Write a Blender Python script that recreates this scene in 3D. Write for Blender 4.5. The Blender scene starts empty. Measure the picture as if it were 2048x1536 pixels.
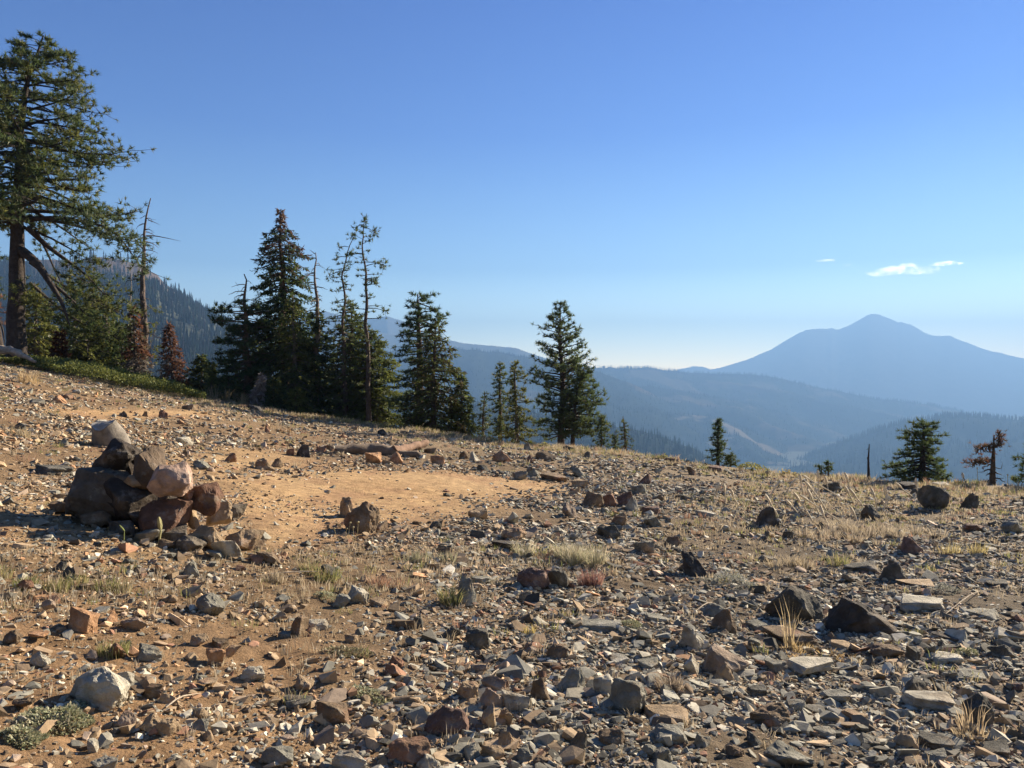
import bpy, bmesh, math, random
import numpy as np
from mathutils import Vector

random.seed(7)
RNG = np.random.default_rng(11)
SC = bpy.context.scene
COL = SC.collection
CAM_Z = 1.55
F = 1547.0          # focal length in pixels of a 2048 wide frame
ROW0 = 760.0        # eye level row

# ------------------------------------------------------------------ noise
def _hash(ix, iy, iz, seed):
    n = (ix.astype(np.int64) * 374761393 + iy.astype(np.int64) * 668265263 + iz.astype(np.int64) * 2147483647 + seed * 974634777) & 0xFFFFFFFF
    n = ((n ^ (n >> 13)) * 1274126177) & 0xFFFFFFFF
    n = ((n ^ (n >> 16)) * 2246822519) & 0xFFFFFFFF
    return ((n ^ (n >> 15)) & 0xFFFFFF) / float(0xFFFFFF) * 2 - 1

def vnoise(x, y, z=0.0, seed=0):
    x = np.asarray(x, float); y = np.asarray(y, float); z = np.asarray(z, float) + np.zeros_like(x)
    ix, iy, iz = np.floor(x), np.floor(y), np.floor(z)
    fx, fy, fz = x - ix, y - iy, z - iz
    fx, fy, fz = [f * f * (3 - 2 * f) for f in (fx, fy, fz)]
    def h(a, b, c): return _hash(ix + a, iy + b, iz + c, seed)
    def l(a, b, t): return a + (b - a) * t
    x00 = l(h(0,0,0), h(1,0,0), fx); x10 = l(h(0,1,0), h(1,1,0), fx)
    x01 = l(h(0,0,1), h(1,0,1), fx); x11 = l(h(0,1,1), h(1,1,1), fx)
    return l(l(x00, x10, fy), l(x01, x11, fy), fz)

def fbm(x, y, z=0.0, octv=4, seed=0):
    a, s, t = 1.0, 0.0, 0.0
    for i in range(octv):
        s = s + a * vnoise(np.asarray(x) * 2**i, np.asarray(y) * 2**i, np.asarray(z) * 2**i, seed + i * 17); t += a; a *= 0.5
    return s / t

def sstep(a, b, x):
    t = np.clip((np.asarray(x, float) - a) / (b - a), 0, 1)
    return t * t * (3 - 2 * t)

# ------------------------------------------------------------------ mesh builder
class MB:
    def __init__(self): self.v = []; self.f = {3: [], 4: []}; self.c = []; self.n = 0
    def add(self, V, Fc, col):
        V = np.asarray(V, np.float32).reshape(-1, 3); Fc = np.asarray(Fc, np.int32)
        if len(V) == 0: return
        col = np.asarray(col, np.float32)
        if col.ndim == 1: col = np.repeat(col[None, :3], len(V), 0)
        self.v.append(V); self.c.append(col[:, :3])
        self.f[Fc.shape[1]].append(Fc + self.n); self.n += len(V)
    def build(self, name, mat, parent=None, smooth=False, loc=None):
        me = bpy.data.meshes.new(name)
        V = np.concatenate(self.v) if self.v else np.zeros((0, 3), np.float32)
        Cc = np.concatenate(self.c) if self.c else np.zeros((0, 3), np.float32)
        if loc is not None: V = V - np.asarray(loc, np.float32)
        t = np.concatenate(self.f[3]) if self.f[3] else np.zeros((0, 3), np.int32)
        q = np.concatenate(self.f[4]) if self.f[4] else np.zeros((0, 4), np.int32)
        nl = t.size + q.size; nf = len(t) + len(q)
        me.vertices.add(len(V)); me.vertices.foreach_set('co', V.astype(np.float32).ravel())
        me.loops.add(nl); me.loops.foreach_set('vertex_index', np.concatenate([t.ravel(), q.ravel()]).astype(np.int32))
        me.polygons.add(nf)
        ls = np.concatenate([np.arange(len(t)) * 3, t.size + np.arange(len(q)) * 4]).astype(np.int32)
        me.polygons.foreach_set('loop_start', ls)
        me.polygons.foreach_set('use_smooth', np.full(nf, smooth, dtype=bool))
        me.update(calc_edges=True)
        at = me.color_attributes.new('col', 'FLOAT_COLOR', 'POINT')
        at.data.foreach_set('color', np.concatenate([Cc, np.ones((len(Cc), 1), np.float32)], 1).astype(np.float32).ravel())
        me.materials.append(mat)
        o = bpy.data.objects.new(name, me); COL.objects.link(o)
        if loc is not None and parent is None: o.location = loc
        if parent is not None: o.parent = parent
        return o

def tag(o, label=None, cat=None, group=None, kind=None):
    if label: o['label'] = label
    if cat: o['category'] = cat
    if group: o['group'] = group
    if kind: o['kind'] = kind
    return o

def empty(name, loc):
    o = bpy.data.objects.new(name, None); o.empty_display_size = 0.2; COL.objects.link(o); o.location = loc
    return o

def tube(mb, pts, rad, col, sides=5):
    P = np.asarray(pts, float); R = np.asarray(rad, float) + np.zeros(len(P))
    T = np.gradient(P, axis=0); T /= (np.linalg.norm(T, axis=1, keepdims=True) + 1e-9)
    ref = np.array([0.31, 0.77, 0.55]) if abs(T[0] @ np.array([0.31, 0.77, 0.55])) < .9 else np.array([1., 0, 0])
    A = np.cross(T, ref); A /= (np.linalg.norm(A, axis=1, keepdims=True) + 1e-9)
    B = np.cross(T, A)
    a = np.arange(sides) / sides * 2 * math.pi
    V = (P[:, None] + R[:, None, None] * (np.cos(a)[None, :, None] * A[:, None] + np.sin(a)[None, :, None] * B[:, None])).reshape(-1, 3)
    n = len(P); i, j = np.meshgrid(np.arange(n - 1), np.arange(sides), indexing='ij')
    k = (j + 1) % sides
    Fq = np.stack([i * sides + j, i * sides + k, (i + 1) * sides + k, (i + 1) * sides + j], -1).reshape(-1, 4)
    mb.add(V, Fq, col)

# ------------------------------------------------------------------ materials
def mat(name, rough=0.9):
    m = bpy.data.materials.new(name); m.use_nodes = True
    nt = m.node_tree; b = nt.nodes['Principled BSDF']; b.inputs['Roughness'].default_value = rough
    b.inputs['Specular IOR Level'].default_value = 0.25
    return m, nt, b
def nd(nt, t, **kw):
    n = nt.nodes.new(t)
    for k, v in kw.items():
        if k in n.inputs: n.inputs[k].default_value = v
        else: setattr(n, k, v)
    return n
def attr(nt, name='col'):
    a = nt.nodes.new('ShaderNodeAttribute'); a.attribute_name = name; return a
def ramp(nt, stops):
    r = nt.nodes.new('ShaderNodeValToRGB'); e = r.color_ramp.elements
    e[0].position, e[0].color = stops[0][0], (*stops[0][1], 1); e[1].position, e[1].color = stops[-1][0], (*stops[-1][1], 1)
    for p, c in stops[1:-1]:
        x = e.new(p); x.color = (*c, 1)
    return r
def mix(nt, a, b, f, mode='MIX'):
    m = nt.nodes.new('ShaderNodeMix'); m.data_type = 'RGBA'; m.blend_type = mode
    for s, v in ((6, a), (7, b), (0, f)):
        if hasattr(v, 'links'): nt.links.new(v, m.inputs[s])
        elif s == 0: m.inputs[0].default_value = v
        else: m.inputs[s].default_value = (*v, 1)
    return m.outputs[2]

def variegated(name, scale, lo, hi, bump=0.4, bscale=None, rough=0.92, detail=6, bdist=0.02, patch=None):
    """vertex colour of the thing itself times a mottled noise, plus fine relief"""
    m, nt, b = mat(name, rough)
    tc = nd(nt, 'ShaderNodeTexCoord')
    n = nd(nt, 'ShaderNodeTexNoise', Scale=scale, Detail=float(detail), Roughness=0.65); nt.links.new(tc.outputs['Object'], n.inputs['Vector'])
    r = ramp(nt, [(0.3, (lo,) * 3), (0.7, (hi,) * 3)]); nt.links.new(n.outputs['Fac'], r.inputs['Fac'])
    c = mix(nt, attr(nt).outputs['Color'], r.outputs['Color'], 1.0, 'MULTIPLY')
    if patch:
        pscale, pcol, p0, p1, amt = patch
        n3 = nd(nt, 'ShaderNodeTexNoise', Scale=pscale, Detail=7.0, Roughness=0.7); nt.links.new(tc.outputs['Object'], n3.inputs['Vector'])
        r3 = ramp(nt, [(p0, (0, 0, 0)), (p1, (amt,) * 3)]); nt.links.new(n3.outputs['Fac'], r3.inputs['Fac'])
        c = mix(nt, c, pcol, r3.outputs['Color'])
    nt.links.new(c, b.inputs['Base Color'])
    n2 = nd(nt, 'ShaderNodeTexNoise', Scale=bscale or scale * 3, Detail=8.0, Roughness=0.7); nt.links.new(tc.outputs['Object'], n2.inputs['Vector'])
    bp = nd(nt, 'ShaderNodeBump', Strength=bump, Distance=bdist); nt.links.new(n2.outputs['Fac'], bp.inputs['Height']); nt.links.new(bp.outputs['Normal'], b.inputs['Normal'])
    return m

def leafy(name, trans=0.3, gloss=0.015):
    m = bpy.data.materials.new(name); m.use_nodes = True; nt = m.node_tree; nt.nodes.clear()
    o = nd(nt, 'ShaderNodeOutputMaterial'); d = nd(nt, 'ShaderNodeBsdfDiffuse'); t = nd(nt, 'ShaderNodeBsdfTranslucent'); x = nd(nt, 'ShaderNodeMixShader'); x.inputs[0].default_value = trans
    a = attr(nt)
    nt.links.new(a.outputs['Color'], d.inputs['Color']); nt.links.new(a.outputs['Color'], t.inputs['Color'])
    nt.links.new(d.outputs[0], x.inputs[1]); nt.links.new(t.outputs[0], x.inputs[2])
    g = nd(nt, 'ShaderNodeBsdfGlossy', Roughness=0.45); x2 = nd(nt, 'ShaderNodeMixShader'); x2.inputs[0].default_value = gloss
    nt.links.new(x.outputs[0], x2.inputs[1]); nt.links.new(g.outputs[0], x2.inputs[2]); nt.links.new(x2.outputs[0], o.inputs['Surface'])
    return m

M_GROUND = variegated('stony_soil', 9.0, 0.62, 1.3, bump=0.9, bscale=38.0, bdist=0.03)
M_ROCK = variegated('weathered_rock', 7.0, 0.5, 1.4, bump=0.95, bscale=20.0, bdist=0.035, patch=(5.0, (0.42, 0.40, 0.35), 0.56, 0.72, 0.65))
M_STONE = variegated('loose_stone', 30.0, 0.7, 1.25, bump=0.5, bscale=70.0, bdist=0.006)
M_HILL = variegated('hill_cover', 0.012, 0.8, 1.2, bump=0.0, bscale=0.05)
M_HILL.node_tree.nodes['Principled BSDF'].inputs['Specular IOR Level'].default_value = 0.0; M_GROUND.node_tree.nodes['Principled BSDF'].inputs['Specular IOR Level'].default_value = 0.1
M_BARK = variegated('bark', 6.0, 0.45, 1.5, bump=0.9, bscale=14.0, bdist=0.05)
M_DEADWOOD = variegated('grey_dead_wood', 9.0, 0.6, 1.3, bump=0.6, bscale=30.0, bdist=0.02)
M_NEEDLE = leafy('conifer_needles', 0.45)
M_GRASS = leafy('dry_grass_blade', 0.45)
M_LEAF = leafy('small_leaves', 0.3)
M_FARTREE = leafy('far_conifers', 0.2, 0.0)

# ------------------------------------------------------------------ terrain
_cp = np.array([(-600, 600, 34), (-400, 640, 32), (0, 719, 27), (100, 738, 27), (200, 760, 27), (300, 776, 27), (400, 793, 27), (500, 813, 27),
    (600, 834, 27), (700, 846, 26), (800, 858, 25), (900, 872, 24), (1000, 886, 23.5), (1100, 895, 23), (1200, 903, 22.5), (1300, 914, 22),
    (1400, 928, 21), (1500, 944, 20), (1600, 955, 19.5), (1700, 962, 19), (1800, 965, 18.5), (1900, 969, 18), (2048, 977, 17.5), (2500, 1000, 16)], float)
_cu = (_cp[:, 0] - 1024) / F; _cv = (_cp[:, 1] - ROW0) / F; _cd = _cp[:, 2]
_cs = CAM_Z / _cd - _cv
_du = np.linspace(-1.05, .95, 600); _ker = np.hanning(91); _ker /= _ker.sum()
def _smooth(v): return np.convolve(np.pad(v, 45, mode='edge'), _ker, 'valid')
_cs, _cd, _cu = _smooth(np.interp(_du, _cu, _cs)), _smooth(np.interp(_du, _cu, _cd)), _du
VALLEY = -300.0

def crest_d(u): return np.interp(u, _cu, _cd)
def height(x, y, micro=True):
    x = np.asarray(x, float); y = np.asarray(y, float)
    yy = np.maximum(y, 0.2); u = np.clip(x / yy, -1.05, 0.95)
    s = np.interp(u, _cu, _cs); w = sstep(0.4, 2.4, y)
    base = w * s * np.maximum(y, 0) + (1 - w) * (-0.06 * np.clip(x, -30, 30))
    e = np.maximum(np.maximum(y - crest_d(u), np.hypot(x, y) - 60.0), 0)
    z = base - 0.48 * e * e / (e + 5.0)
    bk = np.maximum(-y - 9, 0); z = z + 0.62 * bk * bk / (bk + 8) * sstep(-90, -60, y) + 38 * (1 - sstep(-90, -60, y))  # unseen rise behind the camera, added to block low sky light
    far = sstep(60, 200, e)
    z = z + far * (fbm(x / 130, y / 130, 0, 4, 5) * 22)
    z = np.maximum(z, VALLEY + 12 * fbm(x / 300, y / 300, 0, 3, 9))
    if micro:
        near = 1 - sstep(20, 60, e)
        flat = 1 - 0.45 * dirt_mask(x, y)
        z = z + near * (0.055 * fbm(x / 2.1, y / 2.1, 0, 3, 1) + flat * 0.028 * fbm(x / 0.45, y / 0.45, 0, 3, 2) + flat * 0.010 * vnoise(x / 0.09, y / 0.09, 0, 3))
    return z

def poly_mask(poly, x, y, soft):
    """1 inside a ground polygon, fading over `soft` metres at the edge"""
    x = np.asarray(x, float); y = np.asarray(y, float); P = np.asarray(poly, float)
    ins = np.zeros(x.shape, bool); dist = np.full(x.shape, 1e9)
    for i in range(len(P)):
        (x1, y1), (x2, y2) = P[i], P[(i + 1) % len(P)]
        c = ((y1 > y) != (y2 > y)) & (x < (x2 - x1) * (y - y1) / (y2 - y1 + 1e-12) + x1); ins ^= c
        dx, dy = x2 - x1, y2 - y1
        t = np.clip(((x - x1) * dx + (y - y1) * dy) / (dx * dx + dy * dy + 1e-12), 0, 1)
        dist = np.minimum(dist, np.hypot(x - x1 - t * dx, y - y1 - t * dy))
    sd = np.where(ins, dist, -dist)
    return sstep(-soft, soft, sd)

_ys = np.exp(np.linspace(math.log(1.2), math.log(60), 900))
def smooth_ground(px, py):
    """ground point seen at a spot of the photograph (plain slope, no small relief)"""
    u = (px - 1024) / F; v = (py - ROW0) / F
    h = height(u * _ys, _ys, False); line = CAM_Z - v * _ys
    k = np.argmax(h >= line)
    if h[k] < line[k]: k = len(_ys) - 1
    y = _ys[k]
    return u * y, y
def gpoly(pts): return [smooth_ground(*p) for p in pts]
def ground_at(px, py):
    x, y = smooth_ground(px, py); return np.array([x, y, float(height(np.array([x]), np.array([y]))[0])])
def spot(px, py, D):
    return np.array([(px - 1024) / F * D, D, CAM_Z - (py - ROW0) / F * D])

PAD = gpoly([(440, 990), (480, 948), (600, 932), (760, 936), (900, 940), (1020, 948), (1170, 968), (1130, 990), (1000, 1012), (900, 1034), (760, 1050), (650, 1085), (560, 1095), (470, 1080), (440, 1030)])
YARD = gpoly([(-300, 990), (130, 985), (440, 960), (620, 1060), (560, 1100), (300, 1112), (0, 1112), (-300, 1112)])
PATH = gpoly([(115, 822), (250, 819), (420, 825), (425, 835), (250, 838), (120, 833)])
BACK = gpoly([(365, 905), (450, 896), (560, 902), (700, 930), (600, 945), (480, 950), (400, 930)])
SOIL = gpoly([(-200, 1190), (250, 1180), (520, 1290), (640, 1420), (700, 1600), (-200, 1600)])
def dirt_mask(x, y):
    wob = 0.95 * fbm(np.asarray(x) / 0.9, np.asarray(y) / 0.9, 0, 4, 31)
    m = np.maximum(poly_mask(PAD, x + wob, y + wob, 0.85), 0.45 * poly_mask(YARD, x, y + wob, 0.35))
    m = np.maximum(m, poly_mask(PATH, x, y, 0.5)); return np.maximum(m, 0.75 * poly_mask(BACK, x + wob, y, 0.6))
def soil_mask(x, y):
    wob = 0.5 * fbm(np.asarray(x) / 0.6, np.asarray(y) / 0.6, 0, 3, 33)
    return poly_mask(SOIL, x + wob, y + wob, 0.6)

def build_ground():
    front = np.radians(np.arange(-52, 52.01, 0.2)); side = np.radians(np.arange(54, 307, 2.5))
    ph = np.concatenate([front, side])
    r = np.concatenate([[0.02], np.linspace(0.4, 2.3, 16), np.exp(np.linspace(math.log(2.4), math.log(34), 430)), np.exp(np.linspace(math.log(36), math.log(10700), 90))])
    R, P = np.meshgrid(r, ph, indexing='ij'); X = R * np.sin(P); Y = R * np.cos(P)
    Z = height(X, Y)
    n, k = R.shape
    i, j = np.meshgrid(np.arange(n - 1), np.arange(k), indexing='ij'); j2 = (j + 1) % k
    Fq = np.stack([i * k + j, (i + 1) * k + j, (i + 1) * k + j2, i * k + j2], -1).reshape(-1, 4)[:, ::-1]
    x, y = X.ravel(), Y.ravel()
    d = dirt_mask(x, y)[:, None]; s = soil_mask(x, y)[:, None]
    big = (0.5 + 0.5 * fbm(x / 1.6, y / 1.6, 0, 4, 41))[:, None]
    fine = (0.5 + 0.5 * fbm(x / 0.25, y / 0.25, 0, 3, 42))[:, None]
    right = sstep(-3, 3, x / np.maximum(y, 1) * 6)[:, None]
    c = np.array([.215, .145, .082]) * (1 - right) + np.array([.135, .106, .072]) * right
    c = c * (0.75 + 0.5 * big)
    c = c * (1 - .75 * s) + .75 * s * (np.array([.29, .18, .095]) * (0.75 + .5 * fine))
    padc = np.array([.40, .25, .12]) * big + np.array([.51, .36, .195]) * (1 - big)
    padc = padc * (0.82 + .3 * fine)
    mot = sstep(.08, .42, fbm(x / .55, y / .8, 0, 4, 47))[:, None] * .6 + .35 * sstep(.1, .4, fbm(x / .12, y / .12, 0, 2, 48))[:, None]
    padc = padc * (1 - mot) + mot * np.array([.33, .20, .11])
    c = c * (1 - d) + padc * d
    # straw coloured ground between the grass towards the crest
    u = np.clip(x / np.maximum(y, .2), -1, .95); e = y - crest_d(u)
    g = (sstep(-9, -1, e) * .6)[:, None] * (1 - d)
    c = c * (1 - g) + g * np.array([.31, .24, .155])
    far = np.maximum(sstep(6, 25, np.maximum(e, np.hypot(x, y) - 60)), sstep(-8, -14, y))[:, None]  # dark wooded tone also covers the added rise behind, to cut fill light
    c = c * (1 - far) + far * np.array([.045, .055, .035])
    mb = MB(); mb.add(np.stack([x, y, Z.ravel()], 1), Fq, c)
    return tag(mb.build('ground', M_GROUND, smooth=True), kind='structure')
build_ground()

# ------------------------------------------------------------------ hills, far woods
def cone_trees(P, Hh, Rr, col, rng):
    """many tiny layered conifers as one mesh"""
    mb = MB(); n = len(P)
    for (z0, z1, rr) in ((0.0, .55, 1.0), (.3, .8, .72), (.58, 1.0, .45)):
        k = 5; a = np.arange(k) / k * 2 * math.pi
        A = a[None] + rng.uniform(0, 6.28, (n, 1)); rad = Rr[:, None] * rr * rng.uniform(.7, 1.25, (n, k))
        ring = np.stack([P[:, 0:1] + rad * np.cos(A), P[:, 1:2] + rad * np.sin(A), P[:, 2:3] + Hh[:, None] * (z0 + rng.uniform(-.04, .04, (n, k)))], -1)
        tip = P + np.stack([np.zeros(n), np.zeros(n), Hh * z1], 1)
        V = np.concatenate([ring, tip[:, None]], 1)
        b = np.arange(n)[:, None, None] * (k + 1); j = np.arange(k)
        T = np.stack([j, (j + 1) % k, np.full(k, k)], -1)[None] + b
        mb.add(V.reshape(-1, 3), T.reshape(-1, 3), np.repeat(col, k + 1, 0))
    return mb

def hill(name, prof, D, Dfoot, zfoot, relief, col, meadow=None, trees=0, tree_h=12, p=0.9, seed=0, cols=260, rows=46, rock=None, label_wood=None, dens=None, tmin=0.0, crest_trees=0.0):
    prof = np.array(prof, float); px = np.linspace(prof[0, 0], prof[-1, 0], cols)
    row = np.interp(px, prof[:, 0], prof[:, 1]); u = (px - 1024) / F
    zc = CAM_Z - (row - ROW0) / F * D
    zc = zc + fbm(px / 22, px * 0 + seed, 0, 4, seed) * relief * 0.09
    t = np.concatenate([np.linspace(0, 1, rows), np.linspace(1.025, 1.18, 8)])
    U, T = np.meshgrid(u, t, indexing='ij'); ZC = np.repeat(zc[:, None], len(t), 1)
    dd = Dfoot + (D - Dfoot) * T
    X, Y = U * dd, dd
    up = np.clip(T, 0, 1) ** p
    Z = zfoot + (ZC - zfoot) * np.where(T <= 1, up, 1 - (T - 1) * 0.9)
    rdg = 1 - np.abs(fbm(X / (relief * 6), Y / (relief * 9), 0, 5, seed + 3)) * 2.2
    env = np.clip(np.sin(np.pi * np.clip(T, 0, 1)) ** 0.8, 0, 1)
    Z = Z + rdg * relief * env * 0.8 - relief * env * .35
    n, k = X.shape
    i, j = np.meshgrid(np.arange(n - 1), np.arange(k - 1), indexing='ij')
    Fq = np.stack([i * k + j, (i + 1) * k + j, (i + 1) * k + j + 1, i * k + j + 1], -1).reshape(-1, 4)
    c = np.zeros((n * k, 3)) + np.array(col)
    nz = (0.5 + 0.5 * fbm(X.ravel() / (relief * 3), Y.ravel() / (relief * 3), 0, 5, seed + 8))[:, None]
    c = c * (0.8 + 0.4 * nz)
    mm = np.zeros(n * k)
    if meadow is not None:
        mcol, lo, hi = meadow
        mm = sstep(lo, hi, nz[:, 0]); c = c * (1 - mm[:, None]) + mm[:, None] * np.array(mcol)
    if rock is not None:
        rcol, t0, pa, pb = rock
        PX = np.repeat(px[:, None], k, 1).ravel()
        w = sstep(t0 - .12, t0 + .12, T.ravel() + .25 * (nz[:, 0] - .5)) * sstep(pa - 60, pa, PX) * (1 - sstep(pb - 40, pb + 40, PX))
        mm = np.maximum(mm, w); w = w[:, None]
        c = c * (1 - w) + w * np.array(rcol) * (0.55 + .9 * nz)
    mb = MB(); mb.add(np.stack([X, Y, Z], -1).reshape(-1, 3), Fq, c)
    o = tag(mb.build(name, M_HILL, smooth=True), kind='structure')
    if trees:
        rng = np.random.default_rng(seed + 77)
        a = rng.uniform(0, n - 1.01, trees); b = rng.uniform(tmin * rows, rows - 1.01, trees)
        nc = int(trees * crest_trees)
        if nc: b[:nc] = rows - 1 - np.abs(rng.normal(0, 1.2, nc)); b = np.clip(b, 0, rows - 1.01)
        ia, ib = a.astype(int), b.astype(int); fa, fb = (a - ia)[:, None], (b - ib)[:, None]
        G = np.stack([X, Y, Z], -1)
        P = (G[ia, ib] * (1 - fa) + G[ia + 1, ib] * fa) * (1 - fb) + (G[ia, ib + 1] * (1 - fa) + G[ia + 1, ib + 1] * fa) * fb
        keep = rng.uniform(0, 1, trees) > 0.93 * mm.reshape(n, k)[ia, ib]
        cl = fbm(P[:, 0] / (relief * 2), P[:, 1] / (relief * 2), 0, 3, seed + 21)
        keep &= rng.uniform(-.9, .5, trees) < cl + .25
        P = P[keep]; m = len(P)
        Hh = tree_h * rng.uniform(.5, 1.25, m); Rr = Hh * rng.uniform(.10, .16, m)
        cc = np.array([.015, .021, .017]) * rng.uniform(.8, 1.2, (m, 1)) * np.array([1, 1, 1]) + rng.uniform(0, .012, (m, 3))
        P[:, 2] -= 0.4
        w = cone_trees(P, Hh, Rr, cc, rng)
        tag(w.build('conifer_forest', M_FARTREE), label_wood, 'forest', kind='stuff')
    return o

FOREST = (.020, .026, .022); DRY = (.075, .062, .045)
hill('volcano', [(1180, 790), (1340, 750), (1365, 744), (1430, 738), (1470, 727), (1500, 717), (1540, 700), (1580, 676), (1600, 665), (1612, 660), (1640, 657), (1655, 658), (1662, 655), (1672, 659), (1680, 658), (1700, 650), (1718, 640), (1735, 630), (1745, 627.5), (1758, 629), (1780, 638), (1797, 645), (1803, 643.5), (1810, 647), (1822, 649), (1835, 657), (1850, 666), (1865, 671), (1885, 672), (1892, 671), (1900, 671), (1915, 679), (1935, 685), (1955, 694), (1980, 702), (2000, 705), (2020, 711), (2048, 717), (2200, 745), (2450, 790)],
     10000, 6500, VALLEY - 5, 26, (.085, .085, .09), p=1.0, seed=101, cols=420, meadow=((.45, .45, .47), .9, .99))
hill('far_hill', [(1250, 770), (1330, 746), (1360, 738), (1385, 733), (1405, 733), (1430, 742), (1500, 765)], 10450, 9300, VALLEY - 5, 40, (.12, .12, .12), seed=102, cols=80)
hill('far_hill', [(300, 690), (480, 660), (560, 640), (600, 628), (650, 622), (690, 632), (720, 642), (745, 637), (775, 633), (805, 642), (860, 672), (950, 715), (1050, 760)], 6500, 5000, VALLEY - 5, 60, (.10, .095, .08), seed=103)
hill('far_hill', [(500, 690), (690, 676), (752, 664), (790, 670), (840, 668), (890, 680), (930, 686), (960, 689), (1020, 694), (1050, 702), (1080, 714), (1130, 728), (1200, 745), (1300, 790), (1380, 840)], 5600, 4300, VALLEY - 5, 60, (.10, .095, .07), meadow=(DRY, .6, .75), seed=104)
hill('forested_ridge', [(1080, 745), (1150, 736), (1190, 735), (1240, 736), (1262, 736), (1280, 735), (1310, 738), (1370, 745), (1430, 748), (1500, 748), (1530, 751), (1560, 757), (1640, 775), (1750, 797), (1850, 808), (1905, 818), (1930, 826), (2000, 860), (2100, 900)], 5200, 3900, VALLEY - 5, 70, FOREST, meadow=(DRY, .52, .7), trees=4200, tree_h=20, seed=105, crest_trees=.4, label_wood='hazy blue conifer wood on the long ridge before the volcano')
hill('forested_ridge', [(1000, 830), (1180, 792), (1300, 771), (1400, 788), (1500, 808), (1600, 838), (1700, 872), (1800, 915)], 4200, 3200, VALLEY - 5, 60, FOREST, meadow=(DRY, .5, .66), trees=2200, tree_h=17, seed=106, crest_trees=.25, label_wood='scattered conifers and dry meadows on the middle spur of the valley')
hill('forested_ridge', [(1050, 900), (1180, 868), (1260, 842), (1340, 828), (1420, 832), (1500, 860), (1600, 908), (1680, 945)], 3400, 2700, VALLEY - 5, 45, FOREST, meadow=((.15, .12, .08), .54, .64), trees=2000, tree_h=15, seed=107, crest_trees=.2, label_wood='conifers on the low spur with tan clearings above the valley')
hill('forested_ridge', [(400, 740), (600, 725), (700, 712), (800, 700), (900, 698), (960, 701), (1000, 706), (1080, 718), (1180, 737), (1280, 775), (1400, 840)], 3800, 2000, VALLEY + 20, 70, FOREST, meadow=(DRY, .66, .8), trees=7000, tree_h=15, seed=108, crest_trees=.15, label_wood='dense hazy conifer wood on the slope seen between the middle trees')
hill('forested_ridge', [(1480, 985), (1540, 950), (1600, 920), (1650, 900), (1700, 878), (1760, 860), (1800, 848), (1880, 833), (1930, 832), (1960, 836), (2048, 840), (2250, 835), (2600, 860)], 3000, 2000, VALLEY - 5, 60, FOREST, trees=5200, tree_h=22, seed=109, crest_trees=.35, label_wood='dark blue conifer wood on the near ridge at the right edge')
hill('forested_ridge', [(500, 790), (850, 800), (1050, 822), (1200, 846), (1300, 866), (1380, 897), (1450, 938), (1520, 975)], 1600, 800, -200, 40, FOREST, trees=7000, tree_h=15, seed=110, label_wood='greenish conifer wood low in the valley right of the middle pines')
hill('rocky_peak', [(-500, 700), (-300, 600), (-100, 545), (0, 528), (50, 522), (100, 518), (140, 522), (190, 517), (215, 515), (250, 521), (275, 528), (300, 540), (312, 545), (325, 560), (340, 576), (360, 588), (380, 600), (410, 622), (450, 645), (500, 668), (560, 690), (640, 720), (740, 770)], 1400, 400, -120, 50, (.055, .06, .045), trees=26000, tree_h=16, seed=111, p=0.75, rock=((.10, .078, .066), .80, 60, 350), crest_trees=.09, label_wood='tall dark conifers covering the slope below the rocky peak')

# ------------------------------------------------------------------ sky, sun, haze, camera
SUN_EL, SUN_AZ = math.radians(25), math.radians(49)     # azimuth from +Y towards +X
w = bpy.data.worlds.new('World'); SC.world = w; w.use_nodes = True
nt = w.node_tree; bg = nt.nodes['Background']
sky = nt.nodes.new('ShaderNodeTexSky'); sky.sky_type = 'NISHITA'; sky.sun_disc = False
sky.sun_elevation = SUN_EL; sky.sun_rotation = SUN_AZ; sky.altitude = 2200; sky.air_density = 1.0; sky.dust_density = 0.1; sky.ozone_density = 3.5
tcw = nd(nt, 'ShaderNodeTexCoord'); sepw = nd(nt, 'ShaderNodeSeparateXYZ'); nt.links.new(tcw.outputs['Generated'], sepw.inputs[0])
hs = nd(nt, 'ShaderNodeHueSaturation', Saturation=1.15, Value=1.0); nt.links.new(sky.outputs['Color'], hs.inputs['Color'])
rw = ramp(nt, [(0.0, (5.6, 3.6, 2.0)), (0.05, (4.6, 3.0, 1.75)), (0.14, (1.5, 1.22, 1.0)), (0.30, (.52, .63, .90)), (0.5, (.25, .42, .84)), (1.0, (.25, .42, .84))]); nt.links.new(sepw.outputs['Z'], rw.inputs['Fac'])
# the low hazy glow lies on the sunward half of the sky, the far half stays deep blue
dp = nd(nt, 'ShaderNodeVectorMath', operation='DOT_PRODUCT'); nt.links.new(tcw.outputs['Generated'], dp.inputs[0]); dp.inputs[1].default_value = (math.sin(SUN_AZ * .3), math.cos(SUN_AZ * .3), 0)
mrw = nd(nt, 'ShaderNodeMapRange'); mrw.inputs[1].default_value = -.35; mrw.inputs[2].default_value = .5; nt.links.new(dp.outputs['Value'], mrw.inputs[0])
rb = mix(nt, (.45, .48, .62), rw.outputs['Color'], mrw.outputs[0])
nt.links.new(mix(nt, hs.outputs['Color'], rb, 1.0, 'MULTIPLY'), bg.inputs['Color']); bg.inputs['Strength'].default_value = SKY_STRENGTH = 0.05
sd = Vector((math.sin(SUN_AZ) * math.cos(SUN_EL), math.cos(SUN_AZ) * math.cos(SUN_EL), math.sin(SUN_EL)))
L = bpy.data.lights.new('sun', 'SUN'); L.energy = 5.0; L.angle = math.radians(0.5); L.color = (1.0, 0.85, 0.65)
lo = bpy.data.objects.new('sun', L); COL.objects.link(lo); lo.rotation_euler = sd.to_track_quat('Z', 'Y').to_euler(); lo.location = sd * 50

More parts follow.
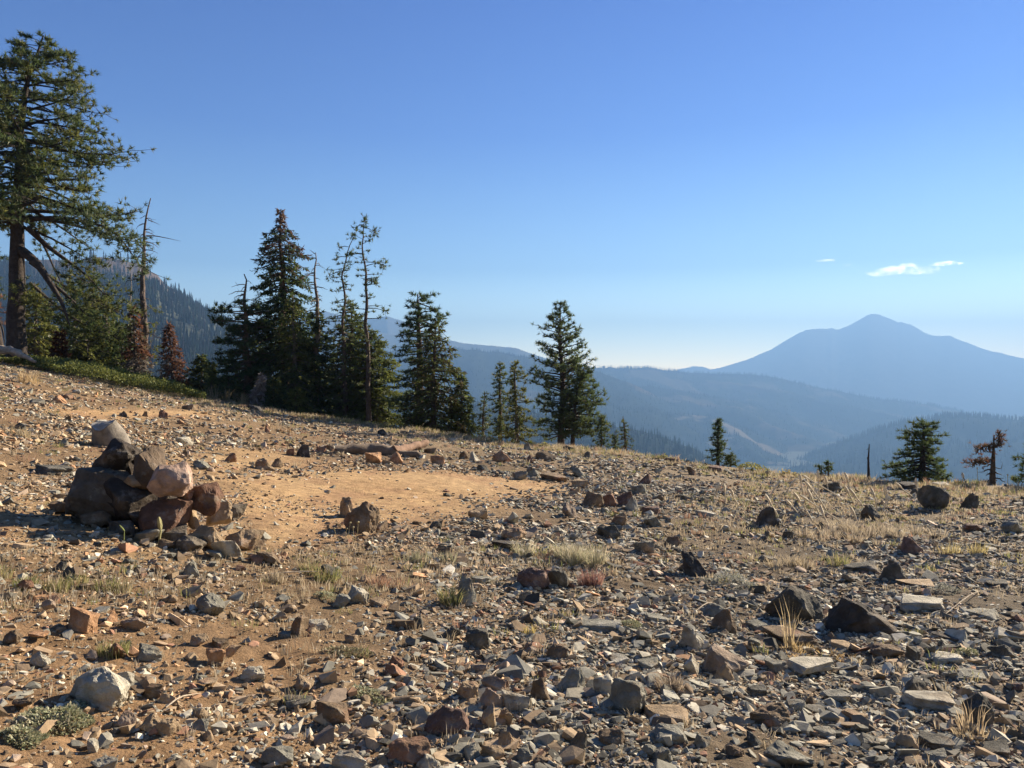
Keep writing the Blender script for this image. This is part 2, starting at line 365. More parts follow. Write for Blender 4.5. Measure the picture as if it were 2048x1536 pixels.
HAZE_TOP = 830.0
mh = bpy.data.materials.new('haze_air'); mh.use_nodes = True; nt = mh.node_tree; nt.nodes.clear()
o_ = nd(nt, 'ShaderNodeOutputMaterial'); pv = nd(nt, 'ShaderNodeVolumePrincipled')
pv.inputs['Color'].default_value = (0.178, 0.328, 0.565, 1); pv.inputs['Density'].default_value = 2.3e-4; pv.inputs['Anisotropy'].default_value = 0.2
nt.links.new(pv.outputs[0], o_.inputs['Volume'])
mb = MB(); B = 10900.0; z0, z1 = VALLEY - 16, HAZE_TOP
bv = [(sx * B, sy * B, zz) for zz in (z0, z1) for sx, sy in ((-1, -1), (1, -1), (1, 1), (-1, 1))]
mb.add(bv, [(3, 2, 1, 0), (4, 5, 6, 7), (0, 1, 5, 4), (1, 2, 6, 5), (2, 3, 7, 6), (3, 0, 4, 7)], (1, 1, 1))
tag(mb.build('haze', mh), kind='stuff')

cd = bpy.data.cameras.new('camera'); cam = bpy.data.objects.new('camera', cd); COL.objects.link(cam)
cd.sensor_width = 36; cd.lens = F / 2048 * 36; cd.clip_start = 0.1; cd.clip_end = 60000
cam.location = (0, 0, CAM_Z); cam.rotation_euler = (math.radians(90 - math.degrees(math.atan(8 / F))), 0, 0)
SC.camera = cam
SC.view_settings.view_transform = 'Standard'; SC.view_settings.look = 'None'; SC.view_settings.exposure = 1.86; SC.view_settings.gamma = 1
SC.cycles.volume_bounces = 2; SC.cycles.max_bounces = 6; SC.cycles.diffuse_bounces = 2; SC.cycles.glossy_bounces = 1; SC.cycles.transmission_bounces = 3
SC.cycles.use_denoising = True

# ------------------------------------------------------------------ trees
GREEN = [(.078, .112, .042), (.105, .130, .044), (.150, .158, .050), (.056, .088, .040)]
BLUEG = [(.074, .106, .056), (.092, .124, .060), (.120, .144, .064)]
OLIVE = [(.150, .165, .044), (.120, .142, .044), (.185, .184, .054)]
RUST = [(.17, .08, .048), (.21, .10, .06), (.13, .08, .055)]
GREY = [(.20, .175, .155), (.28, .25, .22), (.15, .12, .10)]
BARKC = np.array([.115, .080, .060]); BARKG = np.array([.17, .145, .125]); PINKBARK = np.array([.25, .165, .12])

def blades(mb, C, A, Ln, Wd, col):
    """thin triangles from C along A"""
    n = len(C); A = A / (np.linalg.norm(A, axis=1, keepdims=True) + 1e-9)
    S = np.cross(A, RNG.normal(0, 1, (n, 3))); S /= (np.linalg.norm(S, axis=1, keepdims=True) + 1e-9)
    V = np.stack([C - S * Wd[:, None] / 2, C + S * Wd[:, None] / 2, C + A * Ln[:, None]], 1).reshape(-1, 3)
    mb.add(V, np.arange(3 * n).reshape(-1, 3), np.repeat(col, 3, 0))

def diamonds(mb, C, A, N, Ln, Wd, col):
    n = len(C); A = A / (np.linalg.norm(A, axis=1, keepdims=True) + 1e-9)
    S = np.cross(A, N); S /= (np.linalg.norm(S, axis=1, keepdims=True) + 1e-9)
    V = np.stack([C, C + A * Ln[:, None] * .45 + S * Wd[:, None] / 2, C + A * Ln[:, None], C + A * Ln[:, None] * .45 - S * Wd[:, None] / 2], 1).reshape(-1, 3)
    mb.add(V, np.arange(4 * n).reshape(-1, 4), np.repeat(col, 4, 0))

def pick(pal, n, jitter=.25):
    p = np.array(pal)[RNG.integers(0, len(pal), n)]
    return p * RNG.uniform(1 - jitter, 1 + jitter, (n, 1))

def tufts(mb, C, A, size, pal, needles=16, spread=.95):
    """bursts of long pine needles at the points C, opening along A"""
    n = len(C); C = np.asarray(C); A = np.asarray(A); col = np.repeat(pick(pal, n), needles, 0)
    P = np.repeat(C, needles, 0); D = np.repeat(A / (np.linalg.norm(A, axis=1, keepdims=True) + 1e-9), needles, 0)
    d = RNG.normal(0, 1, P.shape); d /= np.linalg.norm(d, axis=1, keepdims=True)
    D = D * .75 + d * spread
    P = P - np.repeat(A, needles, 0) * RNG.uniform(0, .35, (len(P), 1)) * size
    sz = np.repeat(RNG.uniform(.7, 1.2, n), needles) * size
    blades(mb, P, D, sz * RNG.uniform(.6, 1.1, len(P)), sz * RNG.uniform(.10, .19, len(P)), col)

def fronds(mb, path, L, pal, dens=1.0, blade=.16, hang=.25):
    """flat sprays of short needles along a fir branch"""
    path = np.asarray(path); m = max(6, int(26 * dens * L))
    s = RNG.uniform(.12, 1, m); k = s * (len(path) - 1); i = np.minimum(k.astype(int), len(path) - 2); f = (k - i)[:, None]
    P = path[i] * (1 - f) + path[i + 1] * f; T = path[i + 1] - path[i]; T /= (np.linalg.norm(T, axis=1, keepdims=True) + 1e-9)
    side = np.cross(T, [0, 0, 1.0]); side /= (np.linalg.norm(side, axis=1, keepdims=True) + 1e-9)
    sg = RNG.choice([-1, 1], m)[:, None]
    tw = (0.10 + 0.36 * (1 - s) + .05) * min(L, 1.6) * RNG.uniform(.5, 1.1, m)
    D = T * .8 + side * sg * RNG.uniform(.5, 1.1, (m, 1)) + np.array([0, 0, -1]) * RNG.uniform(-.1, hang * 2, (m, 1))
    D /= np.linalg.norm(D, axis=1, keepdims=True)
    kk = 4
    q = RNG.uniform(0, 1, (m, kk)); Pq = P[:, None] + D[:, None] * (tw[:, None] * q)[..., None]
    Dq = D[:, None] + RNG.normal(0, .45, (m, kk, 3)); Nn = np.array([0, 0, 1.0]) + RNG.normal(0, .55, (m, kk, 3))
    Pq, Dq, Nn = Pq.reshape(-1, 3), Dq.reshape(-1, 3), Nn.reshape(-1, 3); n = len(Pq)
    col = np.repeat(pick(pal, m), kk, 0)
    diamonds(mb, Pq, Dq, Nn, blade * RNG.uniform(.6, 1.4, n), blade * RNG.uniform(.22, .42, n), col)

def rows_env(env, row):
    e = np.array(env, float); return np.interp(row, e[:, 0], e[:, 1]), np.interp(row, e[:, 0], e[:, 2])

def conifer(name, label, group, D, trunk, env, kind='fir', n=90, pal=GREEN, r0=None, bark=BARKC, rise=.1, sag=-.25, dens=1.0,
            tuft=.17, per=9, limbs=(), bare=None, bare_n=0, bare_len=(20, 50), pal_fn=None, bare_rise=.25, needles=14, cat='tree', upturn=.15, top_pal=None, lone=()):
    """a conifer: trunk = [(px,row)...] from the base up, env = [(row, reach left px, reach right px)...]"""
    k = D / F; tr = np.array(trunk, float)
    W = np.array([spot(a, b, D) for a, b in tr]); gx, gy = W[0, 0], W[0, 1]
    gz = float(height(np.array([gx]), np.array([gy]), False)[0]) - .15
    W = np.vstack([[gx + (W[0, 0] - W[min(1, len(W) - 1), 0]) * 0, gy, gz], W]) if W[0, 2] > gz + .1 else W
    base = np.array([gx, gy, gz]); root = tag(empty(name, base), label, cat, group)
    H = W[-1, 2] - gz
    # resample the trunk
    zs = np.linspace(W[0, 2], W[-1, 2], 26); order = np.argsort(W[:, 2])
    X = np.interp(zs, W[order, 2], W[order, 0]); 
    wob = (.012 if r0 is None or r0 < .28 else .003) * H * fbm(zs * 1.1, zs * 0 + D + trunk[0][0], 0, 2, 3) * sstep(gz, gz + 2, zs)
    TP = np.stack([X + wob, np.full(26, gy) + wob * .6, zs], 1)
    r0 = r0 or .022 * H; t = (zs - zs[0]) / H
    rad = r0 * (1 - .95 * t ** 1.15) * (1 + .22 * np.exp(-t * 30)) + .008
    mt = MB(); tube(mt, TP, rad, bark, 12)
    def tp(row):
        z = CAM_Z - (row - ROW0) * k
        return np.array([np.interp(z, zs, TP[:, 0]), np.interp(z, zs, TP[:, 1]), z]), np.interp(z, zs, rad)
    mbr = MB(); mf = MB()
    e = np.array(env, float) if env else None
    if env:
        if kind == 'fir' and 'dead' not in name: e[:, 1:] *= 1 + .28 * ((e[:, 0:1] - e[0, 0]) / (e[-1, 0] - e[0, 0])); env = e
        rr = np.sort(e[0, 0] + (e[-1, 0] - e[0, 0]) * ((np.arange(n) + RNG.uniform(0, 1, n)) / n) ** .9)
        ga = RNG.uniform(0, 6.28)
        for q, row in enumerate(rr):
            az = ga + q * 2.39996 + RNG.normal(0, .25); lp, rp = rows_env(env, row)
            if kind == 'pine' and RNG.uniform() < .08: continue
            c = math.cos(az); ac = abs(c) ** .6; R = ((rp if c > 0 else lp) * ac + (lp + rp) / 2 * .9 * (1 - ac)) * 1.16
            Lb = R * k * (RNG.uniform(.62, 1.08) if kind == 'pine' else RNG.uniform(.7, 1.1)); Lb = max(Lb, .1)
            p0, r = tp(row); d = np.array([c, math.sin(az), 0]); s = np.linspace(0, 1, 6)
            tt = (row - e[0, 0]) / max(1, e[-1, 0] - e[0, 0])
            ri = rise * (1 - tt) + (rise - .35) * tt + RNG.normal(0, .1); sg = sag * RNG.uniform(.5, 1.4)
            zz = Lb * (ri * s + sg * s ** 2 + upturn * s ** 4)
            bend = RNG.normal(0, .10); sd_ = np.array([-d[1], d[0], 0])
            path = p0 + d * (Lb * s)[:, None] + sd_ * (Lb * bend * s ** 2)[:, None] + np.array([0, 0, 1.0]) * zz[:, None]
            tube(mbr, path, np.linspace(min(r * .5, .012 + .022 * Lb), .006, 6), bark * .85, 4)
            pl = pal_fn(row, c) if pal_fn else pal
            if pl is None: continue
            if kind == 'fir': fronds(mf, path, Lb, pl, dens)
            else:
                m = max(3, int(per * (Lb / .9) ** .8)); sv = RNG.uniform(.35 if Lb > .5 else .1, 1.0, m) ** .8
                kx = sv * 5; ii = np.minimum(kx.astype(int), 4); f = (kx - ii)[:, None]
                P = path[ii] * (1 - f) + path[ii + 1] * f
                off = RNG.normal(0, 1, (m, 3)) * (np.array([.20, .20, .13]) * Lb * (1.05 - .6 * sv)[:, None]).clip(.03, .5); off[:, 2] = np.abs(off[:, 2]) * .8 - .02
                P2 = P + off
                for a_, b_ in list(zip(P, P2))[::2]:
                    tube(mbr, [a_, (a_ + b_) / 2 + [0, 0, -.02], b_], [.010, .008, .005], bark * .8, 3)
                ax = off * 1.2 + d * .12 + np.array([0, 0, .16])
                tufts(mf, P2, ax / (np.linalg.norm(ax, axis=1, keepdims=True) + 1e-6), tuft, pl, needles)
    for pts, rad0, fol in limbs:          # single big limbs: [(px,row,depth offset)...]
        P = np.array([spot(a, b, D) + np.array([(a - 1024) / F * dy, dy, 0]) for a, b, dy in pts])
        s0 = np.linspace(0, len(P) - 1, 12); ii = np.minimum(s0.astype(int), len(P) - 2); f = (s0 - ii)[:, None]
        Q = P[ii] * (1 - f) + P[ii + 1] * f; Q[1:-1] = (Q[:-2] + 2 * Q[1:-1] + Q[2:]) / 4
        tube(mbr, Q, np.linspace(rad0, rad0 * .12, 12), bark, 6)
        if fol:
            a0, cnt, sprd, pl = fol
            sv = RNG.uniform(a0, 1, cnt); kx = sv * 11; i2 = np.minimum(kx.astype(int), 10); f = (kx - i2)[:, None]
            PP = Q[i2] * (1 - f) + Q[i2 + 1] * f; off = RNG.normal(0, sprd, (cnt, 3)) * np.array([1, 1, .55]); P2 = PP + off
            for a_, b_ in list(zip(PP, P2))[::3]: tube(mbr, [a_, (a_ + b_) / 2 + [0, 0, -.06], b_], [.014, .010, .006], bark * .8, 3)
            ax = off + np.array([0.1, 0, .2]); tufts(mf, P2, ax / np.linalg.norm(ax, axis=1, keepdims=True), tuft, pl, needles)
    for (cx, cy, sx, sy, cnt, pl) in lone:   # loose clumps of needles hung on a twig from the trunk
        C = spot(cx, cy, D) + RNG.normal(0, 1, (cnt, 3)) * np.array([sx * k, sx * k, sy * k]); p0, r = tp(cy - 6)
        tube(mbr, [p0, (p0 + C.mean(0)) / 2 + [0, 0, .04], C.mean(0)], [min(r * .5, .03), .016, .008], bark * .8, 4)
        for q in C[::2]: tube(mbr, [C.mean(0), q], [.009, .005], bark * .8, 3)
        ax = (C - C.mean(0)) + np.array([0, 0, .1]); tufts(mf, C, ax / np.linalg.norm(ax, axis=1, keepdims=True), tuft, pl, needles)
    if bare_n:
        for q in range(bare_n):
            row = bare[0] + (bare[1] - bare[0]) * (q + RNG.uniform(0, 1)) / bare_n; p0, r = tp(row); az = RNG.uniform(0, 6.28)
            c = math.cos(az); az = az if abs(c) > .35 else az + 1.0
            Lb = RNG.uniform(*bare_len) * k; d = np.array([math.cos(az), math.sin(az), 0]); s = np.linspace(0, 1, 6)
            path = p0 + d * (Lb * s)[:, None] + np.array([0, 0, 1.]) * (Lb * (bare_rise * s - (bare_rise + .25) * s ** 2))[:, None] + RNG.normal(0, .02, (6, 3)) * s[:, None]
            tube(mbr, path, np.linspace(min(r * .6, .03), .007, 6), bark, 4)
            for _ in range(int(Lb / .22)):
                j = RNG.integers(1, 5); tube(mbr, [path[j], path[j] + (d * .5 + RNG.normal(0, .5, 3)) * min(.2, Lb * .3)], [.008, .004], bark, 3)
    mt.build('trunk', M_BARK, root, True, base)
    if mbr.n: mbr.build('branches', M_BARK, root, True, base)
    if mf.n: mf.build('foliage', M_NEEDLE, root, False, base)
    return root

TG = 'conifers along the edge of the ridge'
# the big pine at the left edge
conifer('pine_tree', 'tallest pine with thick dark trunk at the left edge of the ridge', TG, 27, [(34, 697), (33, 560), (37, 400), (45, 250), (58, 160), (88, 72)],
    [(74, 8, 14), (88, 40, 40), (110, 55, 70), (140, 72, 92), (185, 75, 120), (230, 85, 150), (275, 90, 165), (310, 90, 175), (350, 90, 170), (390, 100, 165), (425, 100, 195), (455, 90, 205)],
    'pine', 155, [GREEN[0], GREEN[1], BLUEG[1], GREEN[2]], r0=.31, bark=np.array([.058, .047, .041]), rise=.30, sag=-.42, tuft=.21, per=15, needles=18, upturn=.2,
    limbs=[([(38, 497, 0), (75, 528, -.4), (100, 570, -.7), (125, 610, -.9), (140, 655, -1.0)], .17, None),
           ([(100, 570, -.7), (130, 590, -.5), (155, 612, -.3), (172, 630, -.2)], .07, (.3, 40, .28, GREEN)),
           ([(55, 455, 0), (95, 490, .3), (140, 520, .6), (175, 545, .8), (215, 590, .9)], .10, (.45, 110, .42, GREEN)),
           ([(60, 440, 0), (120, 440, -.5), (180, 455, -.8), (230, 470, -1), (285, 545, -1)], .09, (.3, 190, .33, BLUEG)),
           ([(75, 465, 0), (95, 500, .5), (115, 545, .7), (130, 575, .7)], .05, None),
           ([(36, 250, 0), (10, 262, .3), (-40, 270, .5)], .09, (.4, 60, .35, GREEN)),
           ([(33, 425, 0), (0, 432, -.3), (-40, 420, -.5)], .10, (.5, 60, .35, GREEN)),
           ([(40, 560, 0), (55, 590, -.8), (75, 620, -1.2)], .05, (.3, 60, .28, OLIVE)),
           ([(60, 520, .5), (120, 560, 1.2), (190, 590, 1.6), (245, 620, 1.8)], .06, (.35, 150, .40, [GREEN[1], OLIVE[0], GREEN[2]])),
           ([(60, 560, .8), (120, 610, 1.6), (180, 650, 2), (230, 665, 2.2)], .06, (.25, 190, .45, [GREEN[1], OLIVE[1], GREEN[0]]))])
tag(empty('_', (0, 0, 0)))
bpy.data.objects.remove(bpy.data.objects['_'])
# dark neighbours at the very left
conifer('dead_tree', 'blackened broken trunk cut by the left edge of the picture', TG, 28.5, [(-6, 700), (-4, 640), (-2, 632)], None, r0=.30, bark=np.array([.05, .04, .035]), limbs=[([(-2, 640, 0), (6, 660, -.3), (10, 690, -.3)], .05, None)])
conifer('pine_tree', 'half hidden pine with rusty lower boughs behind the left edge', TG, 33, [(-40, 690), (-45, 430)], [(430, 20, 35), (520, 40, 52), (600, 60, 60), (640, 60, 55)], 'pine', 50, GREEN, tuft=.2, per=10, pal_fn=lambda r, c: RUST if r > 575 else GREEN)
# dead snags
conifer('dead_tree', 'tall bare grey snag with a long branch reaching right', TG, 33, [(284, 765), (287, 600), (290, 500), (295, 440), (303, 397)], None, r0=.20, bark=np.array([.13, .10, .085]), bare=(425, 700), bare_n=46, bare_len=(9, 34),
    limbs=[([(293, 472, 0), (310, 470, .2), (335, 474, .3), (362, 480, .3)], .035, None), ([(297, 440, 0), (310, 444, .1), (322, 450, .1)], .022, None), ([(288, 500, 0), (272, 480, .2), (264, 462, .2), (266, 438, .2)], .03, None), ([(289, 515, 0), (300, 510, 0), (308, 505, .1)], .022, None)],
    lone=[(295, 530, 6, 9, 14, GREEN), (283, 560, 9, 8, 10, GREEN), (300, 615, 12, 10, 12, OLIVE), (300, 690, 12, 26, 40, OLIVE), (285, 640, 10, 14, 18, OLIVE)], tuft=.2)
conifer('dead_tree', 'thin pale snag standing just left of the tall bare snag', TG, 36, [(264, 765), (262, 640), (263, 545)], None, r0=.09, bark=np.array([.24, .21, .18]), bare=(560, 700), bare_n=12, bare_len=(4, 10))
# understorey at the left
for lab, px, top, bot, w, D, pl, n_ in (
    ('yellow green young fir right beside the big pine trunk', 72, 565, 728, 42, 30, OLIVE, 70), ('bushy young fir between the big pine and the brown dead sapling', 100, 600, 735, 40, 31, GREEN, 60),
    ('hazy pale fir behind the brown dead sapling', 150, 575, 745, 48, 37, BLUEG, 70), ('rounded green fir filling the gap right of the brown dead sapling', 178, 600, 752, 58, 32, OLIVE, 80),
    ('dense young fir under the pine boughs left of the tall snag', 215, 590, 762, 55, 33, GREEN, 90), ('dark low fir at the foot of the tall bare snag', 243, 650, 768, 42, 31, GREEN, 60),
    ('slender fir top rising far behind the understorey firs', 183, 540, 745, 20, 46, BLUEG, 60), ('narrow fir behind the dense young fir under the pine boughs', 205, 590, 750, 26, 44, BLUEG, 60)):
    conifer('fir_tree', lab, TG, D, [(px, bot), (px + RNG.uniform(-3, 3), top)], [(top + 3, 3, 3), (top + (bot - top) * .4, w * .62, w * .62), (bot - 12, w, w)], 'fir', n_, pl, dens=.95, bark=BARKG)
conifer('dead_fir', 'small brown dead fir sapling between the green young firs', TG, 28.5, [(115, 727), (121, 660)], [(662, 4, 7), (690, 9, 12), (722, 20, 20)], 'fir', 44, [(.10, .042, .026), (.14, .06, .035)], dens=1.3, bark=BARKC)
conifer('dead_fir', 'dying fir with rusty middle and grey skirt below the tall snag', TG, 30, [(274, 772), (268, 610)], [(612, 4, 4), (660, 18, 16), (700, 22, 26), (768, 30, 30)], 'fir', 90, RUST, dens=.9, bark=BARKG,
    pal_fn=lambda r, c: GREY if r > 712 else (RUST if (r > 690 or c > .5) else [OLIVE[1], RUST[2], GREY[2]]), sag=-.45)
conifer('dead_fir', 'rusty orange dead fir standing alone before the rocky peak slope', TG, 30, [(347, 786), (338, 646)], [(648, 3, 3), (690, 16, 16), (730, 22, 28), (782, 24, 27)], 'fir', 84, RUST, dens=.85, bark=BARKG,
    pal_fn=lambda r, c: (RUST if c > -.2 else GREY) if r > 715 else [(.15, .075, .05), (.18, .10, .07)], sag=-.45)
conifer('fir_tree', 'small dark green fir right of the rusty orange dead fir', TG, 31, [(402, 800), (405, 708)], [(710, 4, 4), (745, 24, 22), (795, 36, 30)], 'fir', 90, GREEN)
conifer('fir_tree', 'bright little fir sapling beside the snag topped pine', TG, 28.5, [(422, 802), (424, 722)], [(724, 2, 2), (760, 9, 9), (798, 14, 14)], 'fir', 40, OLIVE)
# middle group
conifer('pine_tree', 'spreading dark pine with a bare forked dead top', TG, 30, [(497, 812), (494, 700), (491, 600), (490, 560), (486, 548)],
    [(606, 34, 30), (622, 60, 45), (640, 78, 50), (665, 60, 40), (700, 64, 50), (735, 70, 55), (770, 64, 50), (800, 50, 50)], 'pine', 120, [GREEN[0], GREEN[3], GREEN[1]], r0=.20, bark=np.array([.19, .13, .095]), rise=.12, sag=-.15, tuft=.2, per=13,
    bare=(562, 610), bare_n=10, bare_len=(18, 34), bare_rise=.2)
def fir_top(r, c): return [(.10, .062, .045), (.13, .08, .058), GREEN[3]] if r < 500 and c > -.7 else ([(.12, .085, .06), GREEN[0]] if r < 545 and RNG.uniform() < .45 else [GREEN[0], GREEN[3], GREEN[1]])
conifer('fir_tree', 'tallest dense fir of the middle group with thin brown spire', TG, 31, [(566, 820), (564, 600), (562, 470), (560, 418)],
    [(420, 4, 4), (440, 8, 10), (455, 12, 16), (463, 26, 28), (490, 38, 42), (520, 42, 42), (550, 46, 42), (590, 44, 52), (630, 58, 62), (680, 80, 66), (740, 95, 70), (815, 100, 74)], 'fir', 240, GREEN, r0=.24, dens=.95, pal_fn=lambda r, c: [(.14, .095, .07)] if r < 452 else fir_top(r, c), sag=-.42)
conifer('fir_tree', 'lighter fir pressed against the right of the tallest fir', TG, 29.5, [(592, 822), (585, 590)], [(592, 4, 4), (640, 20, 22), (700, 34, 40), (815, 52, 50)], 'fir', 120, [OLIVE[1], GREEN[1], GREEN[2]], r0=.13, bark=BARKG, dens=.8)
conifer('fir_tree', 'fir with a bare pole like dead top right of the tallest fir', TG, 30, [(637, 832), (634, 640), (631, 520), (629, 505)], [(618, 12, 10), (650, 18, 20), (690, 24, 30), (740, 30, 38), (825, 42, 44)], 'fir', 110, GREEN, r0=.16, bark=np.array([.20, .165, .14]),
    bare=(512, 630), bare_n=24, bare_len=(5, 36), bare_rise=.15, limbs=[([(630, 508, 0), (624, 503, 0), (619, 499, 0)], .02, None)])
conifer('pine_tree', 'thin pine with bent sparse top, left of the two slim pines', TG, 29, [(692, 842), (686, 650), (686, 560), (692, 500), (699, 486), (706, 474)],
    [(520, 10, 9), (540, 26, 18), (560, 14, 14), (575, 26, 24), (600, 28, 28), (640, 30, 34), (720, 36, 38), (838, 38, 40)], 'pine', 110, [GREEN[1], BLUEG[2], GREEN[0]], r0=.085, bark=np.array([.11, .085, .07]), tuft=.15, per=8, needles=12,
    lone=[(704, 474, 5, 4, 12, BLUEG), (679, 500, 4, 6, 8, GREEN), (697, 508, 4, 5, 8, GREEN), (655, 548, 6, 6, 12, GREEN), (672, 520, 4, 5, 8, GREEN)])
conifer('pine_tree', 'tallest slim pine with sparse tufted top beside the bent one', TG, 28.5, [(738, 848), (733, 660), (729, 540), (729, 445), (731, 440)],
    [(446, 6, 6), (470, 14, 14), (500, 20, 16), (530, 24, 32), (560, 20, 30), (580, 10, 18), (620, 26, 30), (700, 30, 34), (800, 34, 36)], 'pine', 70, [GREEN[1], BLUEG[2], GREEN[0]], r0=.10, bark=np.array([.11, .085, .07]), tuft=.15, per=6, needles=12, rise=.35,
    lone=[(731, 441, 4, 5, 16, GREEN), (712, 455, 4, 4, 8, GREEN), (748, 460, 5, 9, 20, GREEN), (768, 530, 8, 5, 22, GREEN), (748, 564, 6, 5, 18, GREEN), (770, 622, 6, 8, 12, GREEN), (703, 515, 5, 9, 14, GREEN)])
conifer('fir_tree', 'olive fir wrapped round the foot of the tallest slim pine', TG, 29.5, [(748, 848), (742, 660)], [(662, 8, 10), (700, 30, 32), (760, 46, 42), (840, 56, 48)], 'fir', 160, [OLIVE[0], GREEN[1], OLIVE[1]], bark=BARKG)
conifer('fir_tree', 'dark fir between the two slim pines', TG, 30.5, [(705, 842), (702, 600)], [(604, 8, 8), (660, 30, 28), (740, 42, 38), (835, 52, 46)], 'fir', 160, GREEN)
conifer('fir_tree', 'small pale fir bush before the tallest fir', TG, 27.5, [(590, 828), (592, 772)], [(774, 4, 4), (800, 18, 18), (826, 24, 24)], 'fir', 40, OLIVE)
conifer('fir_tree', 'low dark fir at the foot of the snag topped pine', TG, 28, [(455, 808), (458, 748)], [(750, 4, 4), (780, 22, 22), (806, 36, 36)], 'fir', 50, GREEN)
conifer('fir_tree', 'low fir filling the gap under the tallest dense fir', TG, 27.5, [(545, 818), (548, 755)], [(757, 4, 4), (785, 18, 20), (815, 30, 32)], 'fir', 50, GREEN)
conifer('pine_tree', 'flat topped dark pine with drooping bare right limbs', TG, 28, [(836, 866), (838, 720), (838, 640), (836, 588)],
    [(588, 20, 22), (600, 26, 40), (615, 24, 30), (635, 34, 44), (650, 36, 60), (665, 44, 44), (690, 44, 40), (730, 46, 42), (800, 50, 44), (858, 56, 48)], 'pine', 130, [GREEN[0], GREEN[3], BLUEG[0]], r0=.21, bark=np.array([.10, .072, .06]), rise=.28, sag=-.32, tuft=.17, per=13,
    limbs=[([(838, 638, 0), (862, 648, .2), (880, 660, .3), (900, 678, .4)], .03, None), ([(838, 630, 0), (858, 640, -.2), (885, 645, -.3)], .035, (.7, 24, .14, GREEN)), ([(838, 606, 0), (858, 615, -.2), (872, 622, -.3), (878, 634, -.3)], .03, (.2, 10, .1, GREEN))])
conifer('fir_tree', 'twiggy olive fir leaning on the flat topped pine', TG, 27, [(866, 868), (870, 642)], [(644, 5, 5), (680, 22, 26), (715, 30, 42), (760, 38, 46), (860, 44, 44)], 'fir', 120, [OLIVE[1], GREEN[1], (.09, .075, .04)], r0=.11, bark=BARKC, dens=.75)
conifer('fir_tree', 'narrow pointed fir just right of the flat topped pine', TG, 27.5, [(923, 872), (921, 745)], [(747, 4, 4), (785, 16, 14), (865, 30, 30)], 'fir', 80, [GREEN[0], GREEN[1], OLIVE[1]])
conifer('pine_tree', 'stubby dark pine clump between the pointed fir and the twin pines', TG, 30, [(966, 880), (968, 785)], [(787, 10, 10), (810, 16, 14), (850, 20, 20), (878, 20, 20)], 'pine', 40, BLUEG, tuft=.15, per=10)
conifer('pine_tree', 'left of the twin pines, dark with a club shaped top', TG, 28, [(1001, 880), (1000, 722)], [(724, 6, 7), (745, 16, 18), (765, 14, 26), (800, 20, 18), (870, 24, 24)], 'pine', 74, GREEN, r0=.09, tuft=.15, per=10)
conifer('pine_tree', 'right of the twin pines, yellow green with pale thin trunk', TG, 26.5, [(1034, 882), (1031, 800), (1030, 740), (1036, 720)], [(722, 10, 12), (745, 14, 26), (758, 10, 24), (800, 24, 28), (840, 32, 36), (878, 36, 38)], 'pine', 84, OLIVE, r0=.08, bark=BARKG, tuft=.15, per=11)
conifer('pine_tree', 'large shapely open pine standing in the centre of the ridge', TG, 26, [(1122, 886), (1123, 760), (1122, 680), (1121, 605)],
    [(605, 8, 8), (625, 15, 20), (650, 32, 30), (690, 44, 48), (720, 46, 52), (740, 58, 54), (758, 62, 56), (785, 56, 60), (830, 56, 78), (872, 56, 84)], 'pine', 150, [GREEN[0], BLUEG[1], GREEN[1], BLUEG[2]], r0=.13, bark=np.array([.07, .052, .045]), rise=.55, sag=-.25, tuft=.16, per=11, upturn=.25)
conifer('pine_tree', 'smaller companion pine on the right of the large open pine', TG, 25.5, [(1145, 890), (1150, 800), (1168, 735)], [(735, 12, 16), (770, 22, 36), (800, 28, 50), (830, 34, 54), (872, 40, 48)], 'pine', 84, [GREEN[0], GREEN[1], BLUEG[1]], r0=.08, bark=np.array([.07, .052, .045]), rise=.3, tuft=.16, per=11)
conifer('pine_tree', 'small bushy pine at the right foot of the large open pine', TG, 25, [(1203, 895), (1203, 830)], [(832, 5, 5), (850, 14, 14), (890, 18, 20)], 'pine', 44, GREEN, tuft=.13, per=9)
conifer('pine_tree', 'scrawny half bare little pine right of the bushy small pine', TG, 24.5, [(1252, 904), (1250, 865), (1246, 833)], [(835, 4, 4), (855, 12, 12), (880, 16, 18), (896, 16, 24)], 'pine', 26, GREEN, tuft=.11, per=5, r0=.05)
conifer('pine_tree', 'low pine shoot left of the scrawny little pine', TG, 24.7, [(1230, 902), (1230, 862)], [(864, 3, 3), (880, 8, 7), (898, 10, 8)], 'pine', 20, GREEN, tuft=.11, per=6)
conifer('pine_tree', 'lone small conical pine on the crest before the valley', TG, 22, [(1436, 930), (1436, 838)], [(838, 2, 2), (860, 11, 10), (885, 18, 17), (905, 26, 22), (922, 24, 24)], 'pine', 74, [GREEN[0], BLUEG[1]], r0=.05, bark=np.array([.07, .055, .05]), tuft=.11, per=8, rise=.3)
conifer('shrub', 'small pine shrub touching the lone conical pine on its right', TG, 21.6, [(1462, 934), (1461, 908)], [(908, 6, 6), (920, 12, 12), (930, 14, 14)], 'pine', 26, [GREEN[1], OLIVE[1]], tuft=.10, per=7, cat='shrub')
conifer('pine_tree', 'broad layered pine at right, rising from the crest grass', TG, 19.5, [(1845, 962), (1846, 900), (1848, 842)],
    [(842, 22, 22), (852, 32, 30), (866, 46, 34), (878, 48, 40), (892, 40, 30), (905, 56, 34), (922, 66, 44), (938, 70, 54), (955, 66, 62)], 'pine', 96, [GREEN[0], GREEN[1], BLUEG[1]], r0=.09, bark=np.array([.06, .048, .042]), rise=.12, sag=-.12, tuft=.125, per=12, upturn=.1)
